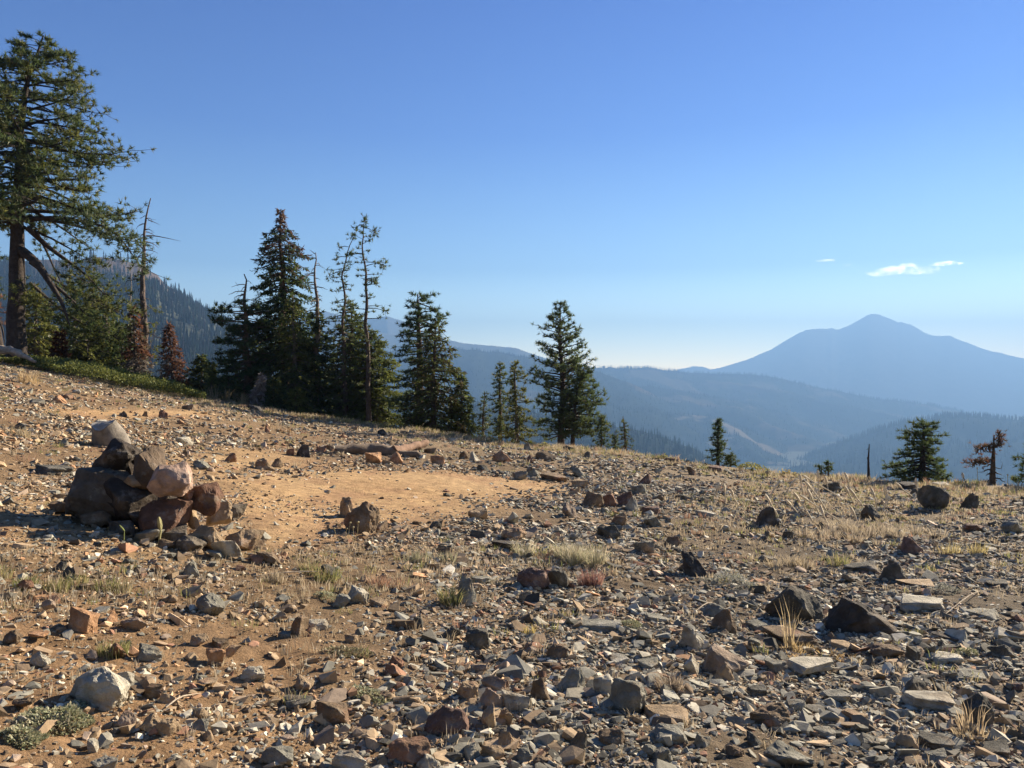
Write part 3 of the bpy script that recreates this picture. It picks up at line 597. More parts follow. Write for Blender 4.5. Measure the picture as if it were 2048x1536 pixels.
conifer('dead_tree', 'broken off brown snag with rusty boughs near the right edge', TG, 18.5, [(1985, 972), (1987, 920), (1988, 872)], None, r0=.075, bark=np.array([.11, .083, .058]), bare=(930, 968), bare_n=7, bare_len=(10, 24),
    limbs=[([(1988, 888, 0), (1972, 892, .1), (1958, 900, .2)], .022, (.3, 70, .11, [RUST[2], (.11, .085, .05), RUST[0]])), ([(1988, 918, 0), (1968, 922, .1), (1944, 926, .1)], .022, (.2, 100, .11, [RUST[2], (.11, .085, .05), RUST[0]])), ([(1990, 895, 0), (1999, 885, .1), (1999, 864, .1)], .02, (.2, 80, .08, [RUST[2], (.11, .085, .05), RUST[0]])),
           ([(1990, 935, 0), (2003, 938, 0), (2006, 924, 0)], .014, None), ([(1985, 960, 0), (1965, 962, -.1), (1945, 968, -.1)], .018, None)], tuft=.09, needles=9)
conifer('pine_tree', 'dark pine bough poking in at the right edge of the picture', TG, 18, [(2075, 975), (2075, 880)], [(882, 10, 10), (912, 50, 30), (922, 46, 36), (960, 40, 40)], 'pine', 40, GREEN, tuft=.125, per=10)
conifer('charred_pole', 'slim charred upright pole standing left of the broad layered pine', TG, 19, [(1738, 962), (1737, 920), (1739, 888)], None, r0=.032, bark=np.array([.05, .04, .036]), bare=(895, 940), bare_n=4, bare_len=(2, 4), cat='pole')
conifer('pine_sapling', 'knee high dark pine sapling on the crest left of the charred pole', TG, 19.5, [(1657, 958), (1657, 921)], [(921, 4, 4), (940, 5, 5)], 'pine', 9, GREEN, tuft=.10, per=5, r0=.018)
conifer('pine_sapling', 'shorter pine sapling next to the knee high dark one', TG, 19.6, [(1643, 957), (1643, 930)], [(930, 5, 5), (952, 9, 9)], 'pine', 12, GREEN, tuft=.09, per=5, r0=.015)
# pale dead sapling skeleton with hanging twigs
conifer('dead_sapling', 'pale grey dead sapling draped with hanging twigs', TG, 27, [(505, 810), (515, 780), (526, 745)], [(746, 4, 4), (770, 10, 10), (806, 22, 16)], 'fir', 34, [(.33, .31, .29), (.25, .23, .22)], dens=.45, bark=np.array([.3, .28, .26]), sag=-1.2, rise=.1)

# fallen pale log under the big pine
def log_thing(name, label, pts, rad, col, m, cat='log', ends=None):
    P = np.array(pts); mb = MB(); s0 = np.linspace(0, len(P) - 1, 16); ii = np.minimum(s0.astype(int), len(P) - 2); f = (s0 - ii)[:, None]
    Q = P[ii] * (1 - f) + P[ii + 1] * f; Q = Q + RNG.normal(0, .012, Q.shape)
    tube(mb, Q, np.interp(np.linspace(0, 1, 16), np.linspace(0, 1, len(rad)), rad), col, 12)
    V = mb.v[0]
    V += (0.05 * fbm(V[:, 0] * 3, V[:, 1] * 7, V[:, 2] * 16, 3, 4))[:, None].astype(np.float32)
    for st in (0, 15):
        ring = V[st * 12:(st + 1) * 12]; c0 = ring.mean(0, keepdims=True)
        mb.add(np.concatenate([c0, ring]), [(0, 1 + i, 1 + (i + 1) % 12) for i in range(12)], ends if ends is not None else col)
    b = P.mean(0); o = mb.build(name, m, None, True, b); return tag(o, label, cat)
g0 = spot(-30, 700, 25.5); g1 = spot(20, 700, 25.3); g2 = spot(45, 712, 25.2); g3 = spot(72, 724, 25)
log_thing('fallen_log', 'bleached fallen log lying below the big pine at left', [g0, g1, g2, g3], [.17, .14, .09, .04], np.array([.42, .35, .27]), M_DEADWOOD)
a0 = ground_at(668, 908); a1 = ground_at(745, 912); a2 = ground_at(842, 918)
log_thing('fallen_log', 'long weathered brown log behind the row of orange rocks', [a0 + [0, .15, .06], a1 + [0, .15, .09], a2 + [0, .0, .02]], [.10, .135, .06], np.array([.20, .155, .115]), M_DEADWOOD)
b0 = ground_at(785, 917); b1 = ground_at(850, 905)
log_thing('fallen_log', 'short split log piece leaning on the long weathered log', [b0 + [0, .3, .1], b1 + [0, .2, .17]], [.09, .07], np.array([.20, .125, .085]), M_DEADWOOD)
# cut stump round
sx = ground_at(206, 890); r_ = empty('cut_log_round', sx); tag(r_, 'grey sawn log round standing tilted behind the rock cairn', 'log round')
ax = np.array([-.14, -.42, .90]); ax /= np.linalg.norm(ax); c0 = sx + np.array([.10, .10, -.05]); k_ = sx[1] / F
def rough_cut(V): V += (0.05 * np.stack([fbm(V[:, 0] * 7 + q * 9, V[:, 1] * 7, V[:, 2] * 3, 3, 4) for q in range(3)], 1)).astype(np.float32)
mb = MB(); tube(mb, [c0, c0 + ax * .20, c0 + ax * .40], [.245, .215, .16], np.array([.225, .20, .165]), 20); rough_cut(mb.v[0]); mb.build('bark_side', M_DEADWOOD, r_, True, sx)
mb = MB(); ring = []
A_ = np.cross(ax, [0, 0, 1.]); A_ /= np.linalg.norm(A_); B_ = np.cross(ax, A_); tip = c0 + ax * .405
V = [tip]; Fc = []
for ri, rr in enumerate((.06, .115, .162)):
    for q in range(20): V.append(tip + (A_ * math.cos(q * math.pi / 10) + B_ * math.sin(q * math.pi / 10)) * rr)
f3 = [(0, 1 + q, 1 + (q + 1) % 20) for q in range(20)]; f4 = [(1 + r * 20 + q, 1 + (r + 1) * 20 + q, 1 + (r + 1) * 20 + (q + 1) % 20, 1 + r * 20 + (q + 1) % 20) for r in range(2) for q in range(20)]
cc = np.array([(.40, .375, .33)] * 21 + [(.30, .28, .24)] * 20 + [(.44, .41, .36)] * 20)
mb.add(V, f3, cc); mb.f[4].append(np.array(f4, np.int32)); rough_cut(mb.v[0]); mb.build('sawn_face', M_DEADWOOD, r_, False, sx)

# ------------------------------------------------------------------ rocks
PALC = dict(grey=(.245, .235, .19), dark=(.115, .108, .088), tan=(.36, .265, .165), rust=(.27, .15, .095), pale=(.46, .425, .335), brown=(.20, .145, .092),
            pinkish=(.33, .255, .19), orange=(.43, .25, .135), maroon=(.18, .115, .09), charcoal=(.075, .068, .06), shadowed=(.06, .048, .038), shade=(.14, .118, .09), ruddy=(.18, .10, .066), rosy=(.47, .33, .25), slate=(.20, .185, .15), umber=(.15, .11, .075))  # darkest cairn tones have the pile's shadow put into the colour
CNAME = dict(dark='dark grey', maroon='dark red', pale='pale grey', charcoal='black')

def hull(P):
    bm = bmesh.new()
    for p in P: bm.verts.new(p)
    r = bmesh.ops.convex_hull(bm, input=bm.verts)
    bmesh.ops.delete(bm, geom=list({g for g in r['geom_interior'] + r['geom_unused'] if isinstance(g, bmesh.types.BMVert)}), context='VERTS')
    bmesh.ops.triangulate(bm, faces=bm.faces)
    bm.verts.ensure_lookup_table()
    V = np.array([v.co[:] for v in bm.verts]); bm.verts.index_update()
    Fc = np.array([[v.index for v in f.verts] for f in bm.faces]); bm.free()
    return V, Fc
def subdiv(V, Fc):
    e = {}; V = list(map(tuple, V)); out = []
    def mid(a, b):
        k = (min(a, b), max(a, b))
        if k not in e: e[k] = len(V); V.append(tuple((np.array(V[a]) + np.array(V[b])) / 2))
        return e[k]
    for a, b, c in Fc:
        x, y, z = mid(a, b), mid(b, c), mid(c, a); out += [(a, x, z), (x, b, y), (z, y, c), (x, y, z)]
    return np.array(V), np.array(out)

def rock_shape(kind, rng, sub=2, amp=.055, worn=None):
    if kind == 'block':
        P = np.array([(sx, sy, sz) for sx in (-1, 1) for sy in (-1, 1) for sz in (-1, 1)], float) * .46
        P = P[rng.permutation(8)[:rng.integers(6, 9)]] + rng.normal(0, .13, (1, 3)) * 0
        P = P + rng.normal(0, .15, P.shape); P[:, 0] += P[:, 2] * rng.normal(0, .3); P = np.vstack([P, rng.uniform(-.5, .5, (7, 3))])
    elif kind == 'slab':
        m = rng.integers(7, 12); a = np.sort(rng.uniform(0, 6.28, m)); r = rng.uniform(.30, .56, m)
        top = np.stack([r * np.cos(a), r * np.sin(a), .45 + rng.normal(0, .10, m)], 1); bot = top * rng.uniform(.75, 1.15, (m, 1)) * [1, 1, 0] + [0, 0, -.4] + rng.normal(0, .10, (m, 3))
        P = np.vstack([top, bot])
    elif kind == 'wedge':
        rd = rng.uniform(-.3, .3); P = np.vstack([rng.uniform(-.5, .5, (10, 3)) * [1, 1, .3] + [0, 0, -.36], [[rd - .12, rng.uniform(-.2, .2), .42], [rd + .14, rng.uniform(-.1, .2), .5], [rd + .05, -.15, .36]], rng.uniform(-.34, .34, (5, 3)) + [rd * .4, 0, .05]])
    else:
        P = rng.normal(0, 1, (22, 3)); P = P / np.linalg.norm(P, axis=1, keepdims=True) * rng.uniform(.40, .58, (22, 1))
    V, Fc = hull(P)
    if sub == 0: return V, Fc
    for _ in range(sub): V, Fc = subdiv(V, Fc)
    # worn edges
    E = np.concatenate([Fc[:, [0, 1]], Fc[:, [1, 2]], Fc[:, [2, 0]]]); E = np.concatenate([E, E[:, ::-1]])
    cnt = np.bincount(E[:, 0], minlength=len(V))[:, None]
    for _ in range(worn if worn is not None else 1 if kind == 'slab' else (rng.integers(0, 3) if sub < 3 else rng.integers(1, 3))):
        acc = np.stack([np.bincount(E[:, 0], V[E[:, 1], q], len(V)) for q in range(3)], 1); V = V * .5 + .5 * acc / cnt
    o = rng.uniform(0, 50)
    n = V / (np.linalg.norm(V, axis=1, keepdims=True) + 1e-6)
    d = fbm(V[:, 0] * 2.4 + o, V[:, 1] * 2.4, V[:, 2] * 2.4, 4, 5) * amp * 2.0
    d = d - np.abs(fbm(V[:, 0] * 4.5 + o, V[:, 1] * 4.5, V[:, 2] * 4.5, 3, 8)) * amp * 1.5
    d = d + np.round(fbm(V[:, 0] * 1.5 + o, V[:, 1] * 1.5, V[:, 2] * 3, 2, 3) * 4) / 4 * amp * 1.2
    return V + n * d[:, None], Fc

def rot_z(a): c, s = math.cos(a), math.sin(a); return np.array([[c, -s, 0], [s, c, 0], [0, 0, 1]])
def rot_x(a): c, s = math.cos(a), math.sin(a); return np.array([[1, 0, 0], [0, c, -s], [0, s, c]])
def rot_y(a): c, s = math.cos(a), math.sin(a); return np.array([[c, 0, s], [0, 1, 0], [-s, 0, c]])

CG = 'rocks piled up in the cairn'
ROCKS = []   # dicts: object, px, row, w, colour, position, radius
def add_rock(px, bot, w, h, col, kind='block', label=None, group='rocks lying on the slope', centre=None, depth=None, seed=None, sink=.42, tilt=None, name='rock', dep=None):
    rng = np.random.default_rng(seed if seed is not None else int(px * 13 + bot * 7 + w))
    if centre is None:
        g = ground_at(px, bot); y = g[1]
    else: y = centre
    k = y / F; W, Hh = w * k, h * k
    Dp = dep * k if dep else (W * .85 if kind == 'slab' else (W + Hh) / 2 * rng.uniform(.75, 1.0))
    if centre is None:      # what the eye sees of the top belongs to the depth, not to the height
        v = (bot - ROW0) / F; Hh = max(.38 * Hh, Hh - Dp * v * .95) if kind == 'slab' else max(.6 * Hh, Hh - Dp * v * .45)
    V, Fc = rock_shape(kind, rng, 2 if w < 34 else 3, .042 if group == CG else .055 if kind != 'slab' else .035, 1 if group == CG else None)
    V = V @ rot_z(rng.uniform(0, 6.28)).T
    if kind in ('block', 'boulder'): V = V @ rot_x(rng.normal(0, .25)).T @ rot_y(rng.normal(0, .25)).T
    V = (V - V.min(0)) / (V.max(0) - V.min(0)) - .5
    if kind == 'slab':
        thick = .36; V = V * [1, 1, thick]; V = V @ rot_x(rng.normal(0, .07)).T @ rot_y(rng.normal(0.05, .10)).T
        V = (V - V.min(0)) / (V.max(0) - V.min(0)) - .5
    V = V * [W, Dp, Hh * (1 + sink)]
    if centre is None:
        pos = np.array([g[0], y + Dp * .42, 0]); pos[2] = g[2] + Hh * (1 + sink) / 2 - Hh * sink
        gz = float(height(np.array([pos[0]]), np.array([pos[1]]), False)[0]); pos[2] = max(min(pos[2], gz + Hh * .38), gz + Hh * .12)
    else:
        pos = spot(px, bot - h / 2, y)
        if bot >= 1060: pos[2] = float(height(np.array([pos[0]]), np.array([y]), False)[0]) + Hh * .36
    V = V + 0
    c = np.array(PALC[col]) * rng.uniform(.85, 1.15); tintn = fbm(V[:, 0] / W * 2 + seed_f(px), V[:, 1] / W * 2, V[:, 2] / W * 2, 3, 9)
    other = np.array(PALC['rust' if col in ('brown', 'maroon', 'tan', 'orange', 'pinkish') else 'brown'])
    m = (sstep(.15, .5, tintn) * .6)[:, None]; cc = c * (1 - m) + other * m
    mb = MB(); mb.add(V, Fc, cc); o = mb.build(name, M_ROCK); o.location = pos
    o['category'] = 'rock'; o['group'] = group
    if label: o['label'] = label
    ROCKS.append(dict(o=o, px=px, row=bot, w=w, h=h, col=col, kind=kind, x=pos[0], y=pos[1], r=max(W, Dp) / 2, lab=label))
    return o
def seed_f(px): return (px * 0.173) % 31

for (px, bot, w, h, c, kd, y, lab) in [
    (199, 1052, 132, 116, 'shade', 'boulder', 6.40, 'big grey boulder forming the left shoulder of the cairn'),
    (229, 958, 96, 80, 'shadowed', 'boulder', 6.55, 'blackish boulder on the upper left top of the cairn'),
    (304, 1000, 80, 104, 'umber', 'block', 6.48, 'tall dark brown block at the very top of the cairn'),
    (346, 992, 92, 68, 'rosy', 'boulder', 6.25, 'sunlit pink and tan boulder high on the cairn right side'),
    (254, 1050, 104, 104, 'shadowed', 'boulder', 6.34, 'black boulder in the shaded middle of the cairn'),
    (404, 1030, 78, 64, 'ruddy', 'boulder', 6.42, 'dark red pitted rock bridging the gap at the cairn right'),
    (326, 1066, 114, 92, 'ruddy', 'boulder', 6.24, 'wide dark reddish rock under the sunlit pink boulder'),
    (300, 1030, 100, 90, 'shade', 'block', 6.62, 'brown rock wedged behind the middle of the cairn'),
    (268, 1068, 100, 70, 'shadowed', 'block', 6.3, 'black rock at the shaded foot of the cairn centre'),
    (152, 1050, 70, 60, 'shadowed', 'block', 6.62, 'black rock at the far left foot of the cairn'),
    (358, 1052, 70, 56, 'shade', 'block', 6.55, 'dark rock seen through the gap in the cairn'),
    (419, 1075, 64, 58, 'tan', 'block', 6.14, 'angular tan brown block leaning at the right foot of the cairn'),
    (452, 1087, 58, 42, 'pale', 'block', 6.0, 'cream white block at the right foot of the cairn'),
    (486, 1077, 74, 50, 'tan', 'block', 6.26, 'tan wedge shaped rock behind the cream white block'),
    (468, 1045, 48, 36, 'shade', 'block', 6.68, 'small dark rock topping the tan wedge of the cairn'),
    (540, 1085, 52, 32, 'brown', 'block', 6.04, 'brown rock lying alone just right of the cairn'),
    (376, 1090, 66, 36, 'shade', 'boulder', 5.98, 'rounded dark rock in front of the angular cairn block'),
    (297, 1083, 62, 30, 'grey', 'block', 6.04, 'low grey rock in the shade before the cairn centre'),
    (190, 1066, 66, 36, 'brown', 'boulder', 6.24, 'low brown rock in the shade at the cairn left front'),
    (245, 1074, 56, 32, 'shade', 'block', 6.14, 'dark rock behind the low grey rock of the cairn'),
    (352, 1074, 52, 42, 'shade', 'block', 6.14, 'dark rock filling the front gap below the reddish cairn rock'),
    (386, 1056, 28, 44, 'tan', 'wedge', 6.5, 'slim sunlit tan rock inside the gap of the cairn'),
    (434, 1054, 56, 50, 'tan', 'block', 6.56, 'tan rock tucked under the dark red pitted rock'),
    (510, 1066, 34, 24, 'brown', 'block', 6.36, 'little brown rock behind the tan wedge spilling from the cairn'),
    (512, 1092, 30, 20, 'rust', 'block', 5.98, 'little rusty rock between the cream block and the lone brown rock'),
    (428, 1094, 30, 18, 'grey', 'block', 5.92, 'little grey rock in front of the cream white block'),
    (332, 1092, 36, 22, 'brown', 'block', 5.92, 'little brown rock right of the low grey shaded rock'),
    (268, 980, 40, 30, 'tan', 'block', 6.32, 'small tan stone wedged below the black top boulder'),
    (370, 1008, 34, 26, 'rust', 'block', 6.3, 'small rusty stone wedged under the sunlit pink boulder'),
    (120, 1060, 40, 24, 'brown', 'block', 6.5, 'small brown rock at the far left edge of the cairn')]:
    add_rock(px, bot, w, h, c, kd, lab, CG, centre=y, sink=0.04)

N = None
BIG = [  # px, bottom row, width, height, colour, kind, label
 (717, 1069, 74, 66, 'brown', 'boulder', 'dark topped brown boulder at the near edge of the bare dirt pad'),
 (692, 1036, 38, 44, 'tan', 'wedge', 'tan pointed slab behind the dark topped brown boulder'),
 (757, 1064, 30, 22, 'brown', 'slab', 'small tilted slab leaning on the dark topped brown boulder'),
 (746, 929, 34, 24, 'orange', 'block', 'leftmost orange rock in front of the long weathered log'),
 (792, 930, 33, 25, 'orange', 'block', 'middle orange rock in front of the long weathered log'),
 (875, 932, 31, 20, 'orange', 'block', 'rightmost orange block lined up by the weathered log'),
 (1039, 958, 30, 19, 'grey', 'boulder', 'egg shaped grey rock on the far right edge of the pad'),
 (1108, 961, 54, 21, 'brown', 'slab', 'long brown slab right of the egg shaped grey rock'),
 (1187, 1015, 46, 32, 'brown', 'block', 'leftmost brown rock of the row right of the pad'),
 (1219, 1014, 31, 25, 'rust', 'block', 'second rusty rock of the row right of the pad'),
 (1255, 1014, 40, 31, 'maroon', 'block', 'dark red rock ending the row right of the pad'),
 (1264, 1021, 33, 28, 'pale', 'wedge', 'pale wedge leaning on the dark red rock of the row'),
 (935, 1213, 42, 62, 'grey', 'wedge', 'upright pointed grey rock beside a green grass clump'),
 (1067, 1178, 68, 44, 'maroon', 'boulder', 'rounded dark red boulder in front of the pale grass clump'),
 (1118, 1177, 48, 40, 'dark', 'block', 'dark boulder touching the rounded dark red boulder'),
 (1195, 1262, 102, 34, 'grey', 'slab', 'long flat grey slab in the right middle foreground'),
 (1601, 1242, 122, 78, 'dark', 'boulder', 'large dark grey boulder behind the tall straw grass tuft'),
 (1739, 1270, 142, 80, 'charcoal', 'wedge', 'largest black wedge shaped boulder at the right'),
 (1595, 1286, 98, 38, 'brown', 'slab', 'flat topped brown slab below the large dark grey boulder'),
 (1640, 1350, 100, 46, 'pale', 'slab', 'white topped slab in the right foreground below the straw tuft'),
 (1889, 1422, 104, 58, 'pale', 'slab', 'white topped slab near the lower right corner'),
 (1457, 1345, 102, 58, 'pinkish', 'block', 'lilac grey boulder in the right foreground'),
 (1390, 1304, 64, 54, 'pale', 'wedge', 'bright edged pale rock left of the flat topped brown slab'),
 (1453, 1270, 50, 50, 'brown', 'boulder', 'rounded brown grey rock above the bright edged pale rock'),
 (1262, 1429, 76, 74, 'grey', 'boulder', 'rounded grey boulder with black shade in the front middle'),
 (1340, 1452, 92, 42, 'tan', 'slab', 'tan block touching the rounded grey boulder on its right'),
 (1141, 1383, 78, 52, 'grey', 'wedge', 'peaked grey boulder left of the rounded grey boulder'),
 (1586, 1548, 102, 54, 'grey', 'boulder', 'grey boulder cut by the bottom edge at right'),
 (1550, 1460, 86, 46, 'brown', 'boulder', 'dark brown boulder above the one cut by the bottom edge'),
 (1398, 1154, 58, 52, 'charcoal', 'wedge', 'black spike shaped rock beside the grey leaved mat'),
 (1795, 1167, 50, 42, 'dark', 'boulder', 'round dark rock above the largest black boulder'),
 (1858, 1224, 100, 42, 'pale', 'slab', 'tilted pale slab right of the round dark rock'),
 (1876, 1024, 54, 52, 'dark', 'boulder', 'round dark boulder near the crest at the right'),
 (1537, 1060, 48, 44, 'charcoal', 'wedge', 'black wedge among the dry stalks on the right'),
 (183, 1408, 114, 84, 'pale', 'boulder', 'big lichen whitened boulder at the lower left'),
 (412, 1226, 60, 42, 'grey', 'boulder', 'smooth grey boulder casting a long shadow at left'),
 (150, 1263, 60, 52, 'orange', 'block', 'orange brown block left of the smooth grey boulder'),
 (291, 1319, 54, 33, 'grey', 'block', 'grey rock with a black shaded face at lower left'),
 (226, 1313, 43, 29, 'rust', 'block', 'rusty rock just left of the grey black shaded one'),
 (663, 1446, 70, 48, 'brown', 'block', 'squared brown rock in the front centre left'),
 (813, 1528, 92, 50, 'rust', 'boulder', 'red brown boulder at the bottom centre'),
 (695, 1544, 76, 48, 'pale', 'boulder', 'pale boulder cut by the bottom edge left of centre'),
 (890, 1472, 96, 64, 'maroon', 'boulder', 'large embedded reddish boulder in the front centre'),
 (548, 1528, 72, 42, 'grey', 'boulder', 'grey boulder at the bottom left of centre'),
 (1031, 1427, 58, 42, 'pale', 'block', 'light grey block right of the embedded reddish boulder'),
 (981, 1426, 58, 48, 'pinkish', 'block', 'pinkish block between the light grey block and the embedded boulder'),
 (1977, 1450, 62, 66, 'dark', 'boulder', 'dark rounded boulder at the lower right edge'),
 (324, 839, 22, 19, 'rust', 'boulder', 'round rusty rock before the distant dirt track'),
 (605, 911, 31, 26, 'charcoal', 'wedge', 'black pointed rock left of the long weathered log'),
 (456, 923, 28, 19, 'rust', 'wedge', 'small rust red pointed rock right of the cairn top'),
 (521, 938, 42, 24, 'tan', 'wedge', 'tan pointed rock on the left rim of the dirt pad'),
 (1140, 1036, 34, 29, 'pinkish', 'block', 'pinkish block in front of the row right of the pad'),
 (955, 1042, 42, 24, 'tan', 'boulder', 'tan rock on the near right rim of the dirt pad'),
]
OTHER = [
 (928, 918, 21, 17, 'brown', 'block'), (948, 923, 24, 19, 'pale', 'block'), (1003, 927, 36, 23, 'orange', 'boulder'), (1092, 923, 43, 21, 'brown', 'block'), (1066, 954, 27, 21, 'grey', 'block'), (1160, 953, 30, 21, 'grey', 'wedge'),
 (1160, 973, 35, 19, 'tan', 'slab'), (963, 943, 30, 13, 'dark', 'wedge'), (1305, 1026, 40, 20, 'maroon', 'slab'), (870, 1055, 29, 15, 'dark', 'block'), (1028, 1082, 54, 25, 'tan', 'boulder'), (1012, 1102, 62, 28, 'charcoal', 'slab'),
 (660, 1158, 43, 33, 'dark', 'wedge'), (890, 1108, 31, 16, 'brown', 'block'), (960, 1166, 44, 20, 'grey', 'slab'), (712, 1206, 46, 36, 'pale', 'block'), (682, 1211, 35, 27, 'grey', 'block'), (755, 1211, 37, 19, 'tan', 'slab'), (830, 1262, 31, 27, 'dark', 'wedge'),
 (973, 1462, 36, 52, 'tan', 'block'), (1008, 1456, 36, 33, 'tan', 'block'), (934, 1402, 46, 40, 'tan', 'boulder'), (990, 1380, 58, 32, 'pinkish', 'block'), (1083, 1405, 44, 50, 'brown', 'block'), (1213, 1392, 50, 48, 'pale', 'block'), (1115, 1321, 45, 31, 'brown', 'block'), (1060, 1312, 40, 26, 'pinkish', 'wedge'),
 (955, 1299, 50, 42, 'dark', 'block'), (900, 1283, 43, 28, 'dark', 'block'), (1012, 1505, 44, 42, 'tan', 'wedge'), (985, 1527, 50, 36, 'tan', 'boulder'), (942, 1527, 36, 36, 'pale', 'block'), (905, 1530, 44, 24, 'dark', 'block'), (855, 1543, 50, 36, 'pale', 'boulder'), (1045, 1532, 40, 32, 'grey', 'block'),
 (1154, 1507, 44, 42, 'dark', 'wedge'), (1225, 1502, 56, 38, 'brown', 'boulder'), (632, 1263, 45, 27, 'pale', 'slab'), (790, 1341, 34, 28, 'rust', 'block'), (786, 1359, 38, 28, 'rust', 'block'), (1440, 1236, 70, 32, 'grey', 'boulder'), (1386, 1354, 38, 42, 'pale', 'block'), (1450, 1360, 50, 38, 'tan', 'wedge'),
 (1740, 1151, 68, 32, 'dark', 'slab'), (1300, 1522, 32, 32, 'grey', 'boulder'), (1325, 1532, 40, 34, 'grey', 'block'), (1345, 1502, 78, 46, 'grey', 'block'), (1410, 1512, 36, 36, 'grey', 'block'), (1470, 1527, 52, 34, 'brown', 'boulder'), (1515, 1502, 36, 34, 'dark', 'wedge'),
 (1885, 1500, 68, 38, 'dark', 'slab'), (1880, 1532, 52, 30, 'grey', 'block'), (1822, 1496, 54, 40, 'tan', 'block'), (1852, 1180, 78, 22, 'tan', 'slab'), (1908, 1284, 58, 24, 'charcoal', 'slab'), (1836, 1320, 38, 32, 'dark', 'block'), (1780, 1314, 66, 28, 'brown', 'boulder'), (1905, 1328, 62, 32, 'pale', 'slab'), (1840, 1388, 54, 32, 'dark', 'block'),
 (1948, 1024, 44, 36, 'dark', 'wedge'), (1647, 1067, 24, 22, 'dark', 'block'), (1750, 1042, 42, 36, 'dark', 'wedge'), (1672, 986, 42, 22, 'dark', 'boulder'), (1833, 1112, 48, 36, 'maroon', 'wedge'), (2035, 1066, 50, 30, 'grey', 'block'), (1828, 979, 42, 18, 'charcoal', 'slab'), (1845, 997, 42, 20, 'dark', 'boulder'), (1890, 975, 36, 14, 'pale', 'slab'),
 (1282, 989, 37, 23, 'grey', 'block'), (1290, 969, 30, 22, 'maroon', 'wedge'), (1370, 1002, 36, 15, 'dark', 'slab'), (1385, 951, 21, 17, 'brown', 'block'), (1435, 945, 33, 15, 'maroon', 'slab'), (1413, 1037, 38, 18, 'pale', 'slab'), (1310, 1052, 40, 22, 'grey', 'block'), (1240, 1048, 36, 20, 'brown', 'block'), (1220, 1082, 50, 30, 'dark', 'block'), (1290, 1108, 44, 26, 'grey', 'block'), (1350, 1092, 40, 22, 'brown', 'wedge'),
 (240, 1373, 42, 30, 'pale', 'block'), (215, 1247, 30, 32, 'orange', 'block'), (259, 1259, 56, 28, 'pinkish', 'boulder'), (425, 1322, 44, 30, 'orange', 'block'), (460, 1310, 36, 19, 'tan', 'block'), (374, 1151, 42, 36, 'grey', 'wedge'), (116, 1142, 22, 18, 'dark', 'wedge'), (300, 1392, 46, 30, 'brown', 'wedge'), (247, 1449, 34, 30, 'pinkish', 'boulder'), (293, 1464, 46, 38, 'tan', 'boulder'), (329, 1474, 44, 38, 'tan', 'block'),
 (604, 1378, 36, 30, 'tan', 'block'), (593, 1276, 34, 44, 'brown', 'block'), (586, 1417, 60, 28, 'dark', 'slab'), (432, 1292, 40, 24, 'brown', 'slab'), (200, 1540, 52, 28, 'pale', 'block'), (179, 1499, 22, 24, 'pale', 'block'), (502, 1359, 48, 30, 'pale', 'boulder'),
 (243, 834, 20, 12, 'charcoal', 'wedge'), (287, 833, 15, 11, 'brown', 'wedge'), (375, 822, 29, 13, 'brown', 'slab'), (113, 807, 32, 16, 'orange', 'wedge'), (60, 810, 36, 12, 'dark', 'slab'), (95, 809, 22, 9, 'dark', 'slab'), (130, 797, 22, 9, 'rust', 'slab'), (148, 788, 20, 9, 'pale', 'slab'), (550, 932, 26, 18, 'brown', 'wedge'), (534, 867, 14, 17, 'rust', 'wedge'), (398, 937, 36, 18, 'grey', 'boulder'), (366, 912, 16, 16, 'brown', 'wedge'),
 (360, 887, 34, 16, 'pale', 'slab'), (88, 948, 80, 24, 'dark', 'slab'), (118, 940, 30, 16, 'pale', 'block'), (507, 822, 28, 13, 'charcoal', 'slab'), (506, 827, 14, 9, 'tan', 'wedge'), (763, 872, 18, 13, 'charcoal', 'block'), (812, 856, 16, 10, 'rust', 'wedge'), (905, 884, 20, 9, 'pale', 'block'), (1055, 899, 20, 15, 'grey', 'wedge'), (640, 905, 22, 13, 'rust', 'block'), (660, 903, 18, 12, 'brown', 'block'), (580, 908, 18, 14, 'rust', 'block'), (1060, 929, 12, 18, 'maroon', 'block'), (1140, 902, 28, 12, 'dark', 'slab'), (1175, 918, 20, 14, 'dark', 'wedge'),
 (860, 908, 26, 14, 'brown', 'slab'), (1345, 925, 30, 12, 'maroon', 'slab'), (1540, 950, 24, 11, 'dark', 'wedge'), (1580, 1080, 28, 18, 'dark', 'block'), (1990, 1100, 60, 22, 'dark', 'slab'), (1960, 1060, 40, 18, 'maroon', 'slab'), (2010, 1180, 60, 24, 'dark', 'slab'), (1990, 1240, 70, 24, 'grey', 'slab'), (2020, 1320, 60, 30, 'dark', 'block'), (1960, 1360, 60, 26, 'grey', 'slab'), (2010, 1510, 70, 34, 'dark', 'slab'),
 (1600, 1420, 40, 28, 'grey', 'slab'), (1680, 1400, 52, 26, 'grey', 'slab'), (1720, 1440, 50, 26, 'tan', 'slab'), (1660, 1480, 48, 28, 'grey', 'slab'), (1740, 1500, 56, 30, 'grey', 'block'), (1520, 1390, 40, 22, 'dark', 'slab'), (1300, 1340, 46, 28, 'grey', 'slab'), (1240, 1330, 44, 26, 'pale', 'slab'), (1320, 1250, 54, 26, 'grey', 'slab'), (1520, 1260, 44, 24, 'grey', 'slab'), (1700, 1300, 56, 24, 'tan', 'slab'), (1560, 1340, 48, 30, 'grey', 'slab'), (1090, 1460, 44, 28, 'grey', 'block'), (1120, 1420, 40, 24, 'grey', 'slab'),
]
for b in BIG: add_rock(*b)
for b in OTHER: add_rock(*b)

